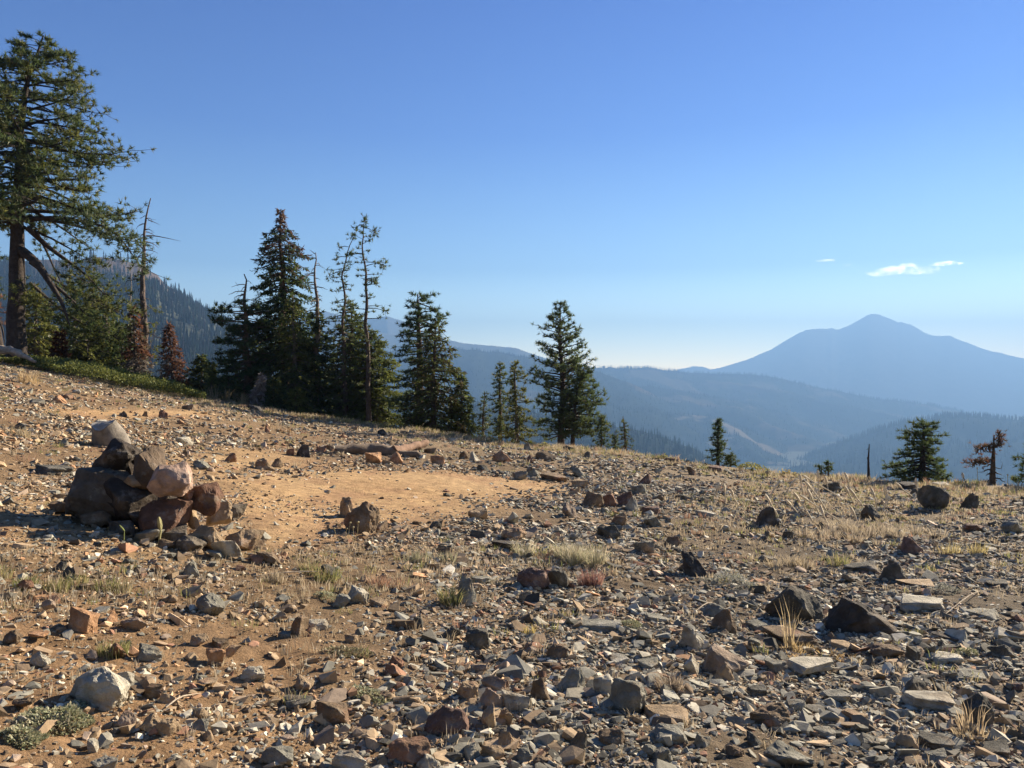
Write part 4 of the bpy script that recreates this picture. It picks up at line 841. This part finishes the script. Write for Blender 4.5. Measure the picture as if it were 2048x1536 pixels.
# medium rocks sown over the slope, up to 290 of them, all further stones are loose scree
def blocked(x, y, r):
    return any((x - q['x']) ** 2 + (y - q['y']) ** 2 < (q['r'] + r) ** 2 * .9 for q in ROCKS)
def wpick(rng, left):
    names = ['grey', 'dark', 'tan', 'brown', 'pale', 'rust', 'pinkish', 'orange', 'maroon']
    p = np.array([.20, .08, .24, .16, .12, .07, .07, .05, .01]) if left else np.array([.36, .17, .10, .12, .13, .03, .05, .01, .03])
    return names[rng.choice(9, p=p / p.sum())]
rg = np.random.default_rng(91); tries = 0
while len(ROCKS) < 296 and tries < 20000:
    tries += 1
    px = rg.uniform(-20, 2068); row = 800 + 740 * rg.uniform(0, 1) ** .85
    x, y = smooth_ground(px, row)
    u = x / y
    if y > crest_d(u) - .6: continue
    d = float(dirt_mask(np.array([x]), np.array([y]))[0]); s = float(soil_mask(np.array([x]), np.array([y]))[0])
    if d > .15 or (s > .5 and rg.uniform() < .4): continue
    size = rg.uniform(.055, .105) * (1.0 + .5 * (y > 8) + .6 * (y > 13)); w = size * F / y
    if w < 14 or blocked(x, y, size * .6): continue
    left = rg.uniform() > sstep(700, 1400, px)
    kd = rg.choice(['block', 'boulder', 'wedge', 'slab'], p=[.4, .25, .15, .2] if left else [.25, .15, .15, .45])
    add_rock(px, row, w, w * (rg.uniform(.2, .4) if kd == 'slab' else rg.uniform(.4, .7)), wpick(rg, left), kd)

# words for the rocks that nothing but their neighbours can tell apart
MARK = {717: 'dark topped brown boulder', 1739: 'largest black boulder', 183: 'lichen whitened boulder', 412: 'smooth grey boulder', 890: 'embedded reddish boulder', 1262: 'rounded grey boulder', 1067: 'rounded dark red boulder',
        935: 'upright pointed grey rock', 1195: 'long flat grey slab', 1601: 'large dark grey boulder', 1640: 'upper white topped slab', 1889: 'lower white topped slab', 1457: 'lilac grey boulder', 1876: 'round dark crest boulder', 663: 'squared brown rock',
        1537: 'black wedge among the stalks', 1187: 'brown rock starting the row', 792: 'middle orange rock by the log', 324: 'round rusty rock', 150: 'orange brown block', 1586: 'grey boulder cut by the bottom', 1398: 'black spike shaped rock', 1108: 'long brown slab', 813: 'red brown bottom boulder', 1858: 'tilted pale slab'}
ORD = ['nearest', 'second', 'third', 'fourth', 'fifth', 'sixth', 'seventh', 'eighth', 'ninth', 'tenth', 'eleventh', 'twelfth']
marks = [(q, MARK[q['px']]) for q in ROCKS if q['lab'] and q['px'] in MARK]
def name_by_neighbour(items, noun):
    groups = {}
    for q in items:
        m, t = min(marks, key=lambda a: (a[0]['px'] - q['px']) ** 2 + ((a[0]['row'] - q['row']) * 1.6) ** 2)
        dx, dy = q['px'] - m['px'], (q['row'] - m['row']) * 1.6
        side = ('right of' if dx > 0 else 'left of') if abs(dx) > abs(dy) else ('in front of' if dy > 0 else 'behind')
        groups.setdefault((noun(q), side, t), []).append((dx * dx + dy * dy, q))
    for (nn, side, t), lst in groups.items():
        lst.sort(key=lambda a: a[0])
        for i, (_, q) in enumerate(lst):
            q['o']['label'] = f'{nn} just {side} the {t}' if len(lst) == 1 else f'{ORD[min(i, 11)]} {nn} {side} the {t}' if i else f'{nn} nearest to and {side} the {t}'
KN = dict(block='angular rock', slab='flat rock', wedge='pointed rock', boulder='rounded rock')
name_by_neighbour([q for q in ROCKS if not q['lab']], lambda q: f"{CNAME.get(q['col'], q['col'])} {KN[q['kind']]}")

# ------------------------------------------------------------------ loose scree: tens of thousands of stones as one object
def scree():
    rng = np.random.default_rng(5)
    T = [rock_shape(k, rng, 0) for k in ('slab',) * 9 + ('block',) * 5 + ('wedge',) * 2 + ('boulder',) * 3]
    T = [((V - V.min(0)) / (V.max(0) - V.min(0)) - .5, Fc) for V, Fc in T]
    names = ['grey', 'dark', 'tan', 'brown', 'pale', 'rust', 'pinkish', 'orange']; PC = np.array([PALC[n] for n in names])
    mb = MB()
    for (s0, s1, ymax, dens) in ((.009, .018, 5.6, 2600), (.016, .032, 9.5, 1350), (.03, .055, 15, 400), (.05, .09, 28, 85), (.08, .13, 28, 11)):
        ymin = 2.0; A = (1.05 if s0 > .012 else .8) * (ymax ** 2 - ymin ** 2); n = int(A * dens)
        y = np.sqrt(rng.uniform(ymin ** 2, ymax ** 2, n)); uw = 1.05 if s0 > .012 else .8; u = rng.uniform(-uw, uw, n); x = u * y
        d = dirt_mask(x, y); s = soil_mask(x, y)
        cl = fbm(x / 1.1, y / 1.1, 0, 3, 61); right = sstep(-.35, .15, u)
        e = y - crest_d(np.clip(u, -1, .95))
        rho = (.50 + .55 * right) * (1 - .45 * s) * np.clip(.78 + 1.8 * cl, .08, 1.5) * np.where(s0 < .025, 1 - .70 * d, 1 - .955 * d)
        rho = rho * (1 - .55 * sstep(-3, 0, e)) * (e < .5)
        k = rng.uniform(0, 1, n) < rho; x, y, u, right = x[k], y[k], u[k], right[k]; n = len(x)
        size = rng.uniform(s0, s1, n) * rng.choice([.8, 1, 1.3], n)
        z = height(x, y)
        kind = rng.integers(0, len(T), n); slabby = rng.uniform(0, 1, n) < .8
        kind = np.where(slabby & (right > .4), rng.integers(0, 9, n), kind)
        q = rng.uniform(0, 1, (n, 1))
        pl = np.array([.17, .05, .33, .16, .15, .05, .07, .03]); pr = np.array([.36, .13, .16, .11, .16, .03, .05, .01])
        ci = np.where(rng.uniform(0, 1, n) < right, rng.choice(8, n, p=pr / pr.sum()), rng.choice(8, n, p=pl / pl.sum()))
        col = PC[ci] * np.exp(rng.normal(-.04, .30, (n, 1)))
        for t, (V, Fc) in enumerate(T):
            m = np.where(kind == t)[0]
            if not len(m): continue
            fl = rng.uniform(.14, .40, len(m)) if t < 9 else rng.uniform(.35, .75, len(m))
            S = np.stack([size[m] * rng.uniform(.8, 1.4, len(m)), size[m] * rng.uniform(.6, 1.0, len(m)), size[m] * fl], 1)
            P = V[None] * S[:, None]
            tx, ty, a = rng.normal(0, .32, len(m)), rng.normal(0, .32, len(m)), rng.uniform(0, 6.28, len(m))
            P = np.stack([P[..., 0], P[..., 1] - P[..., 2] * tx[:, None], P[..., 2] + P[..., 1] * tx[:, None]], -1)
            P = np.stack([P[..., 0] + P[..., 2] * ty[:, None], P[..., 1], P[..., 2] - P[..., 0] * ty[:, None]], -1)
            ca, sa = np.cos(a)[:, None], np.sin(a)[:, None]
            P = np.stack([P[..., 0] * ca - P[..., 1] * sa, P[..., 0] * sa + P[..., 1] * ca, P[..., 2]], -1)
            P = P + np.stack([x[m], y[m], z[m] + S[:, 2] * .12], 1)[:, None]
            nv = len(V); idx = (Fc[None] + (np.arange(len(m)) * nv)[:, None, None]).reshape(-1, 3)
            mb.add(P.reshape(-1, 3), idx, np.repeat(col[m], nv, 0))
    tag(mb.build('loose_scree', M_STONE), 'countless loose grey and tan stones littering the whole slope', 'scree', kind='stuff')
scree()

# ------------------------------------------------------------------ grass and small plants
STRAW = [(.42, .35, .24), (.36, .295, .20), (.50, .43, .32), (.30, .245, .165)]
GREENY = [(.24, .25, .09), (.30, .28, .12), (.38, .32, .16), (.20, .22, .09)]
REDDY = [(.34, .19, .13), (.40, .26, .18), (.28, .16, .11)]
def grass(mb, P, rad, hgt, nb, pal, wid=.004, lean=.5):
    """tufts of bent blades; P (n,3), rad/hgt/nb arrays"""
    n = len(P); nb = np.asarray(nb, int); tot = nb.sum(); idx = np.repeat(np.arange(n), nb)
    a = RNG.uniform(0, 6.28, tot); r = np.sqrt(RNG.uniform(0, 1, tot)) * rad[idx]
    B = P[idx] + np.stack([np.cos(a) * r, np.sin(a) * r, np.zeros(tot)], 1)
    h = hgt[idx] * RNG.uniform(.45, 1.1, tot); out = np.stack([np.cos(a), np.sin(a), np.zeros(tot)], 1) * RNG.uniform(0, lean, (tot, 1)) + RNG.normal(0, .18, (tot, 3)) * [1, 1, 0]
    w = wid * RNG.uniform(.7, 1.4, tot) * (1 + B[:, 1] / 9)
    S = np.stack([-np.sin(a + 1), np.cos(a + 1), np.zeros(tot)], 1) * w[:, None] / 2
    M = B + out * (h * .5)[:, None] * .8 + np.array([0, 0, 1.]) * (h * .6)[:, None]
    E = B + out * (h * 1.05)[:, None] + np.array([0, 0, 1.]) * (h * (1 - .25 * np.linalg.norm(out, axis=1)))[:, None]
    V = np.stack([B - S, B + S, M + S * .75, M - S * .75, E], 1).reshape(-1, 3)
    k = np.arange(tot)[:, None] * 5
    col = np.repeat(pick(pal, tot), 5, 0)
    mb.add(V, k + np.array([[0, 1, 2, 3]]), col); mb.f[3].append((k + np.array([[3, 2, 4]]) + mb.n - 5 * tot).astype(np.int32))

Z_R = gpoly([(1350, 1010), (1480, 965), (1700, 968), (2060, 982), (2060, 1150), (1800, 1165), (1500, 1115), (1350, 1085)])
Z_L = gpoly([(-60, 1112), (200, 1105), (640, 1120), (640, 1195), (300, 1215), (-60, 1215)])
Z_C = gpoly([(640, 1100), (1000, 1092), (1220, 1080), (1220, 1150), (1000, 1165), (640, 1185)])
Z_B = gpoly([(-60, 1400), (250, 1410), (220, 1500), (-60, 1510)])
def sow_grass():
    rng = np.random.default_rng(17); mb = MB(); n = 40000
    y = np.sqrt(rng.uniform(2.2 ** 2, 29 ** 2, n)); u = rng.uniform(-.95, .95, n); x = u * y
    e = y - crest_d(np.clip(u, -1, .95)); d = dirt_mask(x, y)
    cl = fbm(x / .9, y / .9, 0, 3, 71)
    rho = .10 + .75 * sstep(-3.5, -.2, e) * sstep(1.6, .3, e) + .28 * sstep(-9, -3, e) * (u < .1)
    rho = rho + .7 * poly_mask(Z_R, x, y, .3) + 1.2 * poly_mask(Z_L, x, y, .15) + 1.1 * poly_mask(Z_C, x, y, .15)
    rho = rho * np.clip(.55 + 1.9 * cl, .05, 1.5) * (1 - d) * (e < 2.0)
    k = rng.uniform(0, 1, n) < rho * .9; x, y, e, u = x[k], y[k], e[k], u[k]
    P = np.stack([x, y, height(x, y) - .005], 1); m = len(x)
    hg = rng.uniform(.03, .10, m) * (1 + 1.1 * sstep(-3, 0, e)); rad = rng.uniform(.03, .09, m) * (1 + y / 22)
    ix = rng.uniform(0, 1, m)
    for lo_, hi_, pal in ((0, .68, STRAW), (.68, .93, GREENY), (.93, 1.01, REDDY)):
        s = (ix >= lo_) & (ix < hi_); grass(mb, P[s], rad[s], hg[s], rng.integers(12, 26, s.sum()), pal, .0035)
    # thin extra blades close to the camera
    n = 5200; y = np.sqrt(rng.uniform(2.2 ** 2, 8 ** 2, n)); x = rng.uniform(-.9, .9, n) * y
    rho = .16 + .7 * np.maximum(poly_mask(Z_L, x, y, .15), poly_mask(Z_C, x, y, .15)); k = (rng.uniform(0, 1, n) < rho) & (dirt_mask(x, y) < .3); x, y = x[k], y[k]
    grass(mb, np.stack([x, y, height(x, y) - .004], 1), rng.uniform(.02, .06, len(x)), rng.uniform(.03, .075, len(x)), rng.integers(8, 18, len(x)), STRAW, .0028)
    tag(mb.build('dry_grass', M_GRASS), 'thin dry straw grass scattered over the stony slope and its crest', 'grass', kind='stuff')
sow_grass()

def plant(name, label, px, row, group, parts, cat='plant'):
    g = ground_at(px, row); o = parts(g); o.name = name; return tag(o, label, cat, group)
def tuft_obj(px, row, w, h, nb, pal, label, lean=.6, wid=.0032, group='grass clumps on the slope', name='grass_clump'):
    g = ground_at(px, row); k = g[1] / F; mb = MB()
    n = max(1, int(w * k / .10)); P = g + np.stack([RNG.uniform(-.5, .5, n) * w * k, RNG.uniform(-.3, .5, n) * w * k * .6, np.zeros(n)], 1)
    P[:, 2] = height(P[:, 0], P[:, 1]) - .01
    grass(mb, P, np.full(n, min(.07, w * k * .4)), np.full(n, h * k), np.full(n, max(6, nb // n)), pal, wid, lean)
    return tag(mb.build(name, M_GRASS, None, False, g), label, 'grass', group)
tuft_obj(1125, 1125, 160, 46, 900, [(.50, .45, .32), (.56, .50, .37), (.42, .38, .26), (.36, .36, .22)], 'wide pale bleached grass clump behind the rounded dark red boulder', lean=.9)
tuft_obj(1160, 1170, 70, 42, 260, [(.30, .17, .14), (.38, .24, .19), (.24, .13, .11)], 'reddish stemmed clump right of the dark boulder pair')
tuft_obj(885, 1205, 44, 48, 160, GREENY, 'green grass clump beside the upright pointed grey rock')
tuft_obj(1578, 1292, 26, 108, 26, [(.50, .40, .24), (.45, .36, .21)], 'tall thin straw tuft in front of the flat topped brown slab', lean=.22, wid=.0036)
tuft_obj(1578, 1296, 70, 22, 130, [(.50, .37, .19), (.44, .33, .17)], 'low straw cushion at the foot of the tall thin tuft', lean=1.1)
tuft_obj(1945, 1470, 64, 78, 34, [(.46, .36, .23), (.40, .31, .20)], 'brownish tall tuft near the lower right edge', lean=.4)
tuft_obj(1945, 1478, 84, 26, 160, [(.50, .41, .27), (.42, .34, .22)], 'bright straw cushion at the lower right edge', lean=1.1)
tuft_obj(1640, 1310, 120, 16, 150, [(.52, .38, .18), (.44, .30, .14)], 'flattened straw patch above the upper white topped slab', lean=1.6)
tuft_obj(1350, 1385, 60, 34, 240, [(.33, .27, .20), (.26, .21, .16), (.40, .33, .25)], 'greyish dry clump left of the lilac grey boulder', lean=1.0)
tuft_obj(190, 1300, 70, 34, 200, GREENY, 'yellow green clump below the orange brown block')
tuft_obj(1065, 1278, 24, 26, 70, [(.50, .40, .15), (.44, .36, .16)], 'small bright yellow clump left of the long flat slab')
tuft_obj(1670, 1130, 40, 30, 110, GREENY, 'small golden clump right of the grey leaved mat')
tuft_obj(555, 862, 44, 14, 90, [(.40, .27, .15), (.46, .33, .20)], 'domed tan clump on the stony slope behind the log')
tuft_obj(1412, 942, 36, 14, 90, GREENY, 'rounded golden cushion on the crest left of the lone pine')
tuft_obj(40, 868, 90, 24, 160, [(.50, .42, .28), (.44, .36, .22)], 'pale straw patch at the left edge above the cairn')
tuft_obj(60, 770, 60, 30, 140, [(.55, .42, .24), (.50, .37, .20)], 'golden grass on the left rise below the evergreen mat')
tuft_obj(460, 806, 90, 34, 150, [(.34, .27, .15), (.26, .21, .12), (.42, .33, .19)], 'leaning brown grass fringe before the snag topped pine', lean=.7)
tuft_obj(1760, 1075, 220, 34, 900, [(.42, .36, .27), (.36, .30, .22), (.48, .41, .30)], 'wide grey straw patch on the right below the stalks', lean=1.1)
tuft_obj(1660, 1085, 120, 30, 380, [(.40, .33, .25), (.44, .37, .26)], 'greyish straw patch left of the wide grey one', lean=1.1)
tuft_obj(1570, 1130, 110, 30, 300, STRAW, 'straw patch right of the black spike shaped rock', lean=.9)
tuft_obj(660, 1160, 110, 34, 260, GREENY, 'olive grass patch right of the smooth grey boulder')
tuft_obj(60, 1160, 150, 34, 360, GREENY, 'olive grass patch at the left edge below the cairn shadow')
tuft_obj(200, 1170, 110, 30, 240, STRAW + GREENY, 'mixed straw patch between the left edge and the smooth boulder')
tuft_obj(540, 1165, 70, 30, 170, STRAW, 'straw clump between the smooth grey boulder and the olive patch')
tuft_obj(850, 1120, 90, 28, 260, [(.30, .29, .19), (.36, .34, .24), (.26, .25, .15)], 'grey green clump left of the wide pale clump')
tuft_obj(770, 1165, 80, 26, 200, [(.36, .22, .15), (.42, .28, .19)], 'low reddish clump left of the green grass clump')
tuft_obj(1920, 1110, 80, 30, 200, [(.40, .34, .16), (.46, .38, .20)], 'yellowish stalky clump below the round dark crest boulder')

# single dry flower stalks
def stalk(px, row, top_px, top_row, label, col=(.70, .60, .43), head=0.006, group='dry stalks standing on the right', th=.0065, ball=False, name='dry_stalk'):
    g = ground_at(px, row); T = spot(top_px, top_row, g[1] + RNG.uniform(-.05, .05)); root = tag(empty(name, g), label, 'stalk', group)
    M_ = (g + T) / 2 + RNG.normal(0, .012, 3); mb = MB(); t2 = th * (1 + g[1] / 14)
    tube(mb, [g - [0, 0, .02], g * .6 + M_ * .4, M_, T], [t2, t2, t2 * .9, t2 * .7], np.array(col), 5); mb.build('stem', M_DEADWOOD, root, False, g)
    mb = MB(); d = (T - M_) / np.linalg.norm(T - M_); L_ = .016 if ball else min(.16, np.linalg.norm(T - g) * .45)
    if ball: tube(mb, [T - d * .008, T - d * .002, T + d * .006, T + d * .012], [.004, .012, .012, .004], np.array(col) * 1.1, 8)
    else: tube(mb, [T - d * L_, T - d * L_ * .7, T - d * L_ * .3, T], [t2, t2 * 2.0, t2 * 1.9, t2 * .8], np.array(col) * 1.05, 5)
    mb.build('seed_head', M_DEADWOOD, root, False, g)
SL = [(1655, 1022, 1610, 962), (1690, 1000, 1604, 950), (1612, 1008, 1600, 948), (1622, 1010, 1612, 955), (1658, 985, 1650, 952), (1640, 1005, 1636, 940), (1700, 990, 1690, 945), (1536, 1010, 1560, 962), (1570, 990, 1592, 958), (1510, 985, 1556, 1006), (1690, 1050, 1600, 990), (1628, 1048, 1588, 985), (1640, 1035, 1615, 978),
      (1740, 1035, 1700, 978), (1755, 1030, 1742, 975), (1776, 1020, 1770, 970), (1768, 1022, 1775, 988), (1710, 1010, 1690, 972), (1830, 1000, 1792, 965), (1842, 1000, 1832, 956), (1880, 1010, 1892, 976), (1660, 1060, 1640, 1010), (1718, 1052, 1700, 1012), (1560, 1040, 1530, 988), (1596, 1030, 1572, 1000), (1480, 1015, 1462, 978), (1430, 1000, 1438, 968), (1452, 1010, 1447, 966), (1935, 970, 1925, 945), (1968, 968, 1955, 934), (2010, 972, 2016, 948)]
for i, (a, b, c, d) in enumerate(SL):
    stalk(a, b, c, d, 'tall dry straw coloured stalk standing among grass on the right rise')
stalk(316, 1094, 317, 1034, 'olive stalk standing in front of the cairn', (.38, .35, .17), group='stalks before the cairn', name='green_stalk')
stalk(247, 1085, 238, 1050, 'thinner greenish stalk left of the olive one before the cairn', (.26, .32, .12), group='stalks before the cairn', th=.0025, name='green_stalk')
for a, b, c, d in ((694, 1085, 693, 1058), (700, 1085, 700, 1046), (706, 1086, 706, 1055), (708, 1084, 716, 1045), (680, 1085, 668, 1058)):
    stalk(a, b, c, d, 'dried button flower in front of the dark topped brown boulder', (.42, .36, .20), group='dried button flowers before the boulder', th=.0016, ball=True, name='button_flower')

# low leafy cushions
def cushion(px, row, w, h, n, pal, label, leaf=.012, name='cushion_plant', group='low leafy cushions between the stones'):
    g = ground_at(px, row); k = g[1] / F; mb = MB()
    a = RNG.uniform(0, 6.28, n); r = np.sqrt(RNG.uniform(0, 1, n)); lump = .75 + .5 * vnoise(np.cos(a) * 1.5 + px, np.sin(a) * 1.5, 0, 2)
    X = g[0] + np.cos(a) * r * w * k / 2 * lump; Y = g[1] + .1 * w * k + np.sin(a) * r * w * k * .42 * lump
    b = fbm(X / .08, Y / .08, 0, 2, int(px)); Z = height(X, Y) + h * k * np.clip((1 - r ** 2) * .7 + .35 * b, .02, 1) * RNG.uniform(.5, 1, n)
    A = np.stack([np.cos(a), np.sin(a), np.full(n, .7)], 1) + RNG.normal(0, .6, (n, 3)); Nn = RNG.normal(0, .6, (n, 3)) + [0, 0, 1]
    L_ = leaf * RNG.uniform(.7, 1.5, n); diamonds(mb, np.stack([X, Y, Z], 1), A, Nn, L_, L_ * .6, pick(pal, n))
    return tag(mb.build(name, M_LEAF, None, False, g), label, 'plant', group)
SAGE = [(.30, .31, .19), (.36, .36, .24), (.24, .26, .15), (.42, .38, .24)]
SILV = [(.34, .34, .29), (.42, .41, .35), (.27, .28, .23)]
cushion(110, 1440, 190, 34, 2600, SAGE, 'wide sage green cushion below the lichen whitened boulder')
cushion(40, 1480, 110, 26, 1100, SAGE, 'sage green cushion at the lower left edge')
cushion(1465, 1172, 130, 34, 2200, SILV, 'silvery leaved mat beside the black spike shaped rock', name='leafy_mat')
cushion(690, 1320, 90, 16, 900, [(.30, .25, .16), (.24, .24, .13), (.36, .30, .20)], 'flat olive brown cushion in the centre foreground')
cushion(740, 1400, 100, 16, 900, SAGE, 'flat sage cushion above the squared brown rock')
cushion(650, 1195, 70, 22, 600, SAGE, 'small sage cushion left of the pale angular chunk')
cushion(1265, 1260, 70, 18, 500, SAGE, 'small cushion right of the long flat grey slab')
cushion(1895, 1190, 80, 22, 800, SILV, 'silvery cushion above the tilted pale slab')
cushion(1935, 1310, 60, 20, 500, SAGE, 'small sage cushion at the right edge')
cushion(1505, 942, 80, 22, 500, [(.30, .29, .10), (.38, .35, .13), (.24, .25, .09)], 'yellow green bush on the crest right of the lone pine', leaf=.05, name='low_bush')
cushion(1576, 952, 40, 22, 220, [(.40, .34, .16), (.46, .38, .19)], 'small straw yellow bush on the crest before the valley', leaf=.05, name='low_bush')
cushion(1720, 1030, 50, 20, 260, SILV, 'grey cushion among the dry stalks', leaf=.018)
for i, (px, w) in enumerate(((905, 30), (690, 40), (985, 36), (1330, 34), (1090, 30), (770, 34))):
    cushion(px, float(np.interp(px, _cp[:, 0], _cp[:, 1])) + 2, w, 16, 160, [(.32, .31, .12), (.26, .27, .11), (.40, .36, .18)], ['yellow green bush at the foot of the narrow pointed fir', 'yellow green bush at the foot of the bent slim pine', 'yellow green bush at the foot of the twin pines', 'yellow green bush on the crest right of the scrawny pine', 'yellow green bush left of the large open pine', 'yellow green bush at the foot of the tallest slim pine'][i], leaf=.05, name='low_bush', group='small bushes along the crest')

# evergreen mat below the big pine
def mat_shrub():
    mb = MB(); n = 26000; rng = np.random.default_rng(23)
    t = rng.uniform(0, 1, n); pxs = 0 + 410 * t; c = np.interp(pxs, [-20, 0, 100, 200, 300, 410], [718, 722, 738, 757, 778, 797])
    wid = np.interp(pxs, [0, 60, 150, 250, 410], [3, 12, 22, 20, 7]); u = (pxs - 1024) / F
    D = crest_d(u) - rng.uniform(-1.0, 1.0, n) * np.interp(pxs, [0, 60, 150, 300, 410], [.8, 1.4, 2.2, 2.0, .9]) - .6
    X, Y = u * D, D; hh = np.interp(pxs, [0, 60, 150, 300, 410], [.22, .40, .58, .52, .24]) * (.75 + .5 * fbm(X / .5, Y / .5, 0, 3, 4))
    Z = height(X, Y) + hh * rng.uniform(.15, 1, n) ** .6
    L_ = rng.uniform(.05, .09, n); A = rng.normal(0, .6, (n, 3)) + [0, 0, .8]
    diamonds(mb, np.stack([X, Y, Z], 1), A, rng.normal(0, 1, (n, 3)), L_, L_ * .6, pick([(.14, .16, .045), (.19, .20, .055), (.10, .125, .04)], n))
    tag(mb.build('evergreen_mat', M_LEAF), 'low evergreen shrub mat covering the left crest below the big pine', 'shrub mat', kind='stuff')
mat_shrub()

# dry twigs
for px, row, px2, row2, lab in ((505, 1155, 690, 1147, 'long pale dry twig left of the dark angular rock above the olive patch'), (1425, 1208, 1385, 1232, 'bent pale twig left of the rounded brown grey rock'), (1010, 1338, 965, 1372, 'thin straight twig above the embedded reddish boulder'), (1560, 1190, 1690, 1215, 'grey twig behind the large dark grey boulder'),
    (1180, 1215, 1225, 1203, 'straight twig behind the long flat grey slab'), (330, 1420, 400, 1385, 'thin twig right of the tan boulder pair at lower left'), (1960, 1190, 1880, 1245, 'long straw twig right of the tilted pale slab'), (880, 1445, 930, 1480, 'pale stick lying across the embedded reddish boulder')):
    a_, b_ = ground_at(px, row), ground_at(px2, row2); mb = MB(); m_ = (a_ + b_) / 2 + [0, 0, .03]
    tube(mb, [a_ + [0, 0, .01], a_ * .5 + m_ * .5 + [0, .01, .01], m_, b_ + [0, 0, .012]], [.0035, .004, .004, .002], np.array([.44, .37, .28]), 5)
    tag(mb.build('dry_twig', M_DEADWOOD, None, False, a_), lab, 'twig', 'dry twigs on the ground')

# ------------------------------------------------------------------ cloud over the volcano
def cloud():
    D = 9600; c = spot(1815, 545, D); k = D / F
    mc = bpy.data.materials.new('thin_cloud'); mc.use_nodes = True; nt = mc.node_tree; nt.nodes.clear()
    o_ = nd(nt, 'ShaderNodeOutputMaterial'); pv = nd(nt, 'ShaderNodeVolumePrincipled'); tc = nd(nt, 'ShaderNodeTexCoord')
    pv.inputs['Color'].default_value = (1, 1, 1, 1); pv.inputs['Anisotropy'].default_value = .5
    n = nd(nt, 'ShaderNodeTexNoise', Scale=.011, Detail=6.0, Roughness=.6); nt.links.new(tc.outputs['Object'], n.inputs['Vector'])
    mr = nd(nt, 'ShaderNodeMapRange'); mr.inputs[1].default_value = .46; mr.inputs[2].default_value = .68; mr.inputs[3].default_value = 0; mr.inputs[4].default_value = .010
    nt.links.new(n.outputs['Fac'], mr.inputs[0]); nt.links.new(mr.outputs[0], pv.inputs['Density']); nt.links.new(pv.outputs[0], o_.inputs['Volume'])
    rng = np.random.default_rng(3); a = np.array
    for lab, lst in (('small white lumpy cloud floating over the volcano', [(1755, 547, 20, 6), (1775, 543, 22, 9), (1795, 540, 24, 10), (1815, 536, 22, 11), (1832, 541, 20, 9), (1855, 541, 16, 8), (1866, 538, 9, 7)]), ('thin white cloud streak right of the lumpy cloud', [(1875, 529, 14, 3), (1892, 527, 18, 5), (1910, 527, 12, 3)]), ('faint cloud wisp left of the lumpy cloud', [(1650, 521, 14, 2.5), (1694, 530, 8, 2.5)])):
        mb = MB()
        for (px, row, w, h) in lst:
            bm = bmesh.new(); bmesh.ops.create_icosphere(bm, subdivisions=3, radius=1); V = a([v.co[:] for v in bm.verts]); bm.verts.index_update(); Fc = a([[v.index for v in f.verts] for f in bm.faces]); bm.free()
            V = V * (1 + .25 * fbm(V[:, 0] * 2 + px, V[:, 1] * 2, V[:, 2] * 2, 3, 2))[:, None]
            mb.add(V * [w * k * 1.35, w * k * .9, h * k * .85] + spot(px, row, D + rng.uniform(-60, 60)), Fc, (1, 1, 1))
        tag(mb.build('cloud', mc, None, True, spot(lst[0][0], lst[0][1], D)), lab, 'cloud')
cloud()
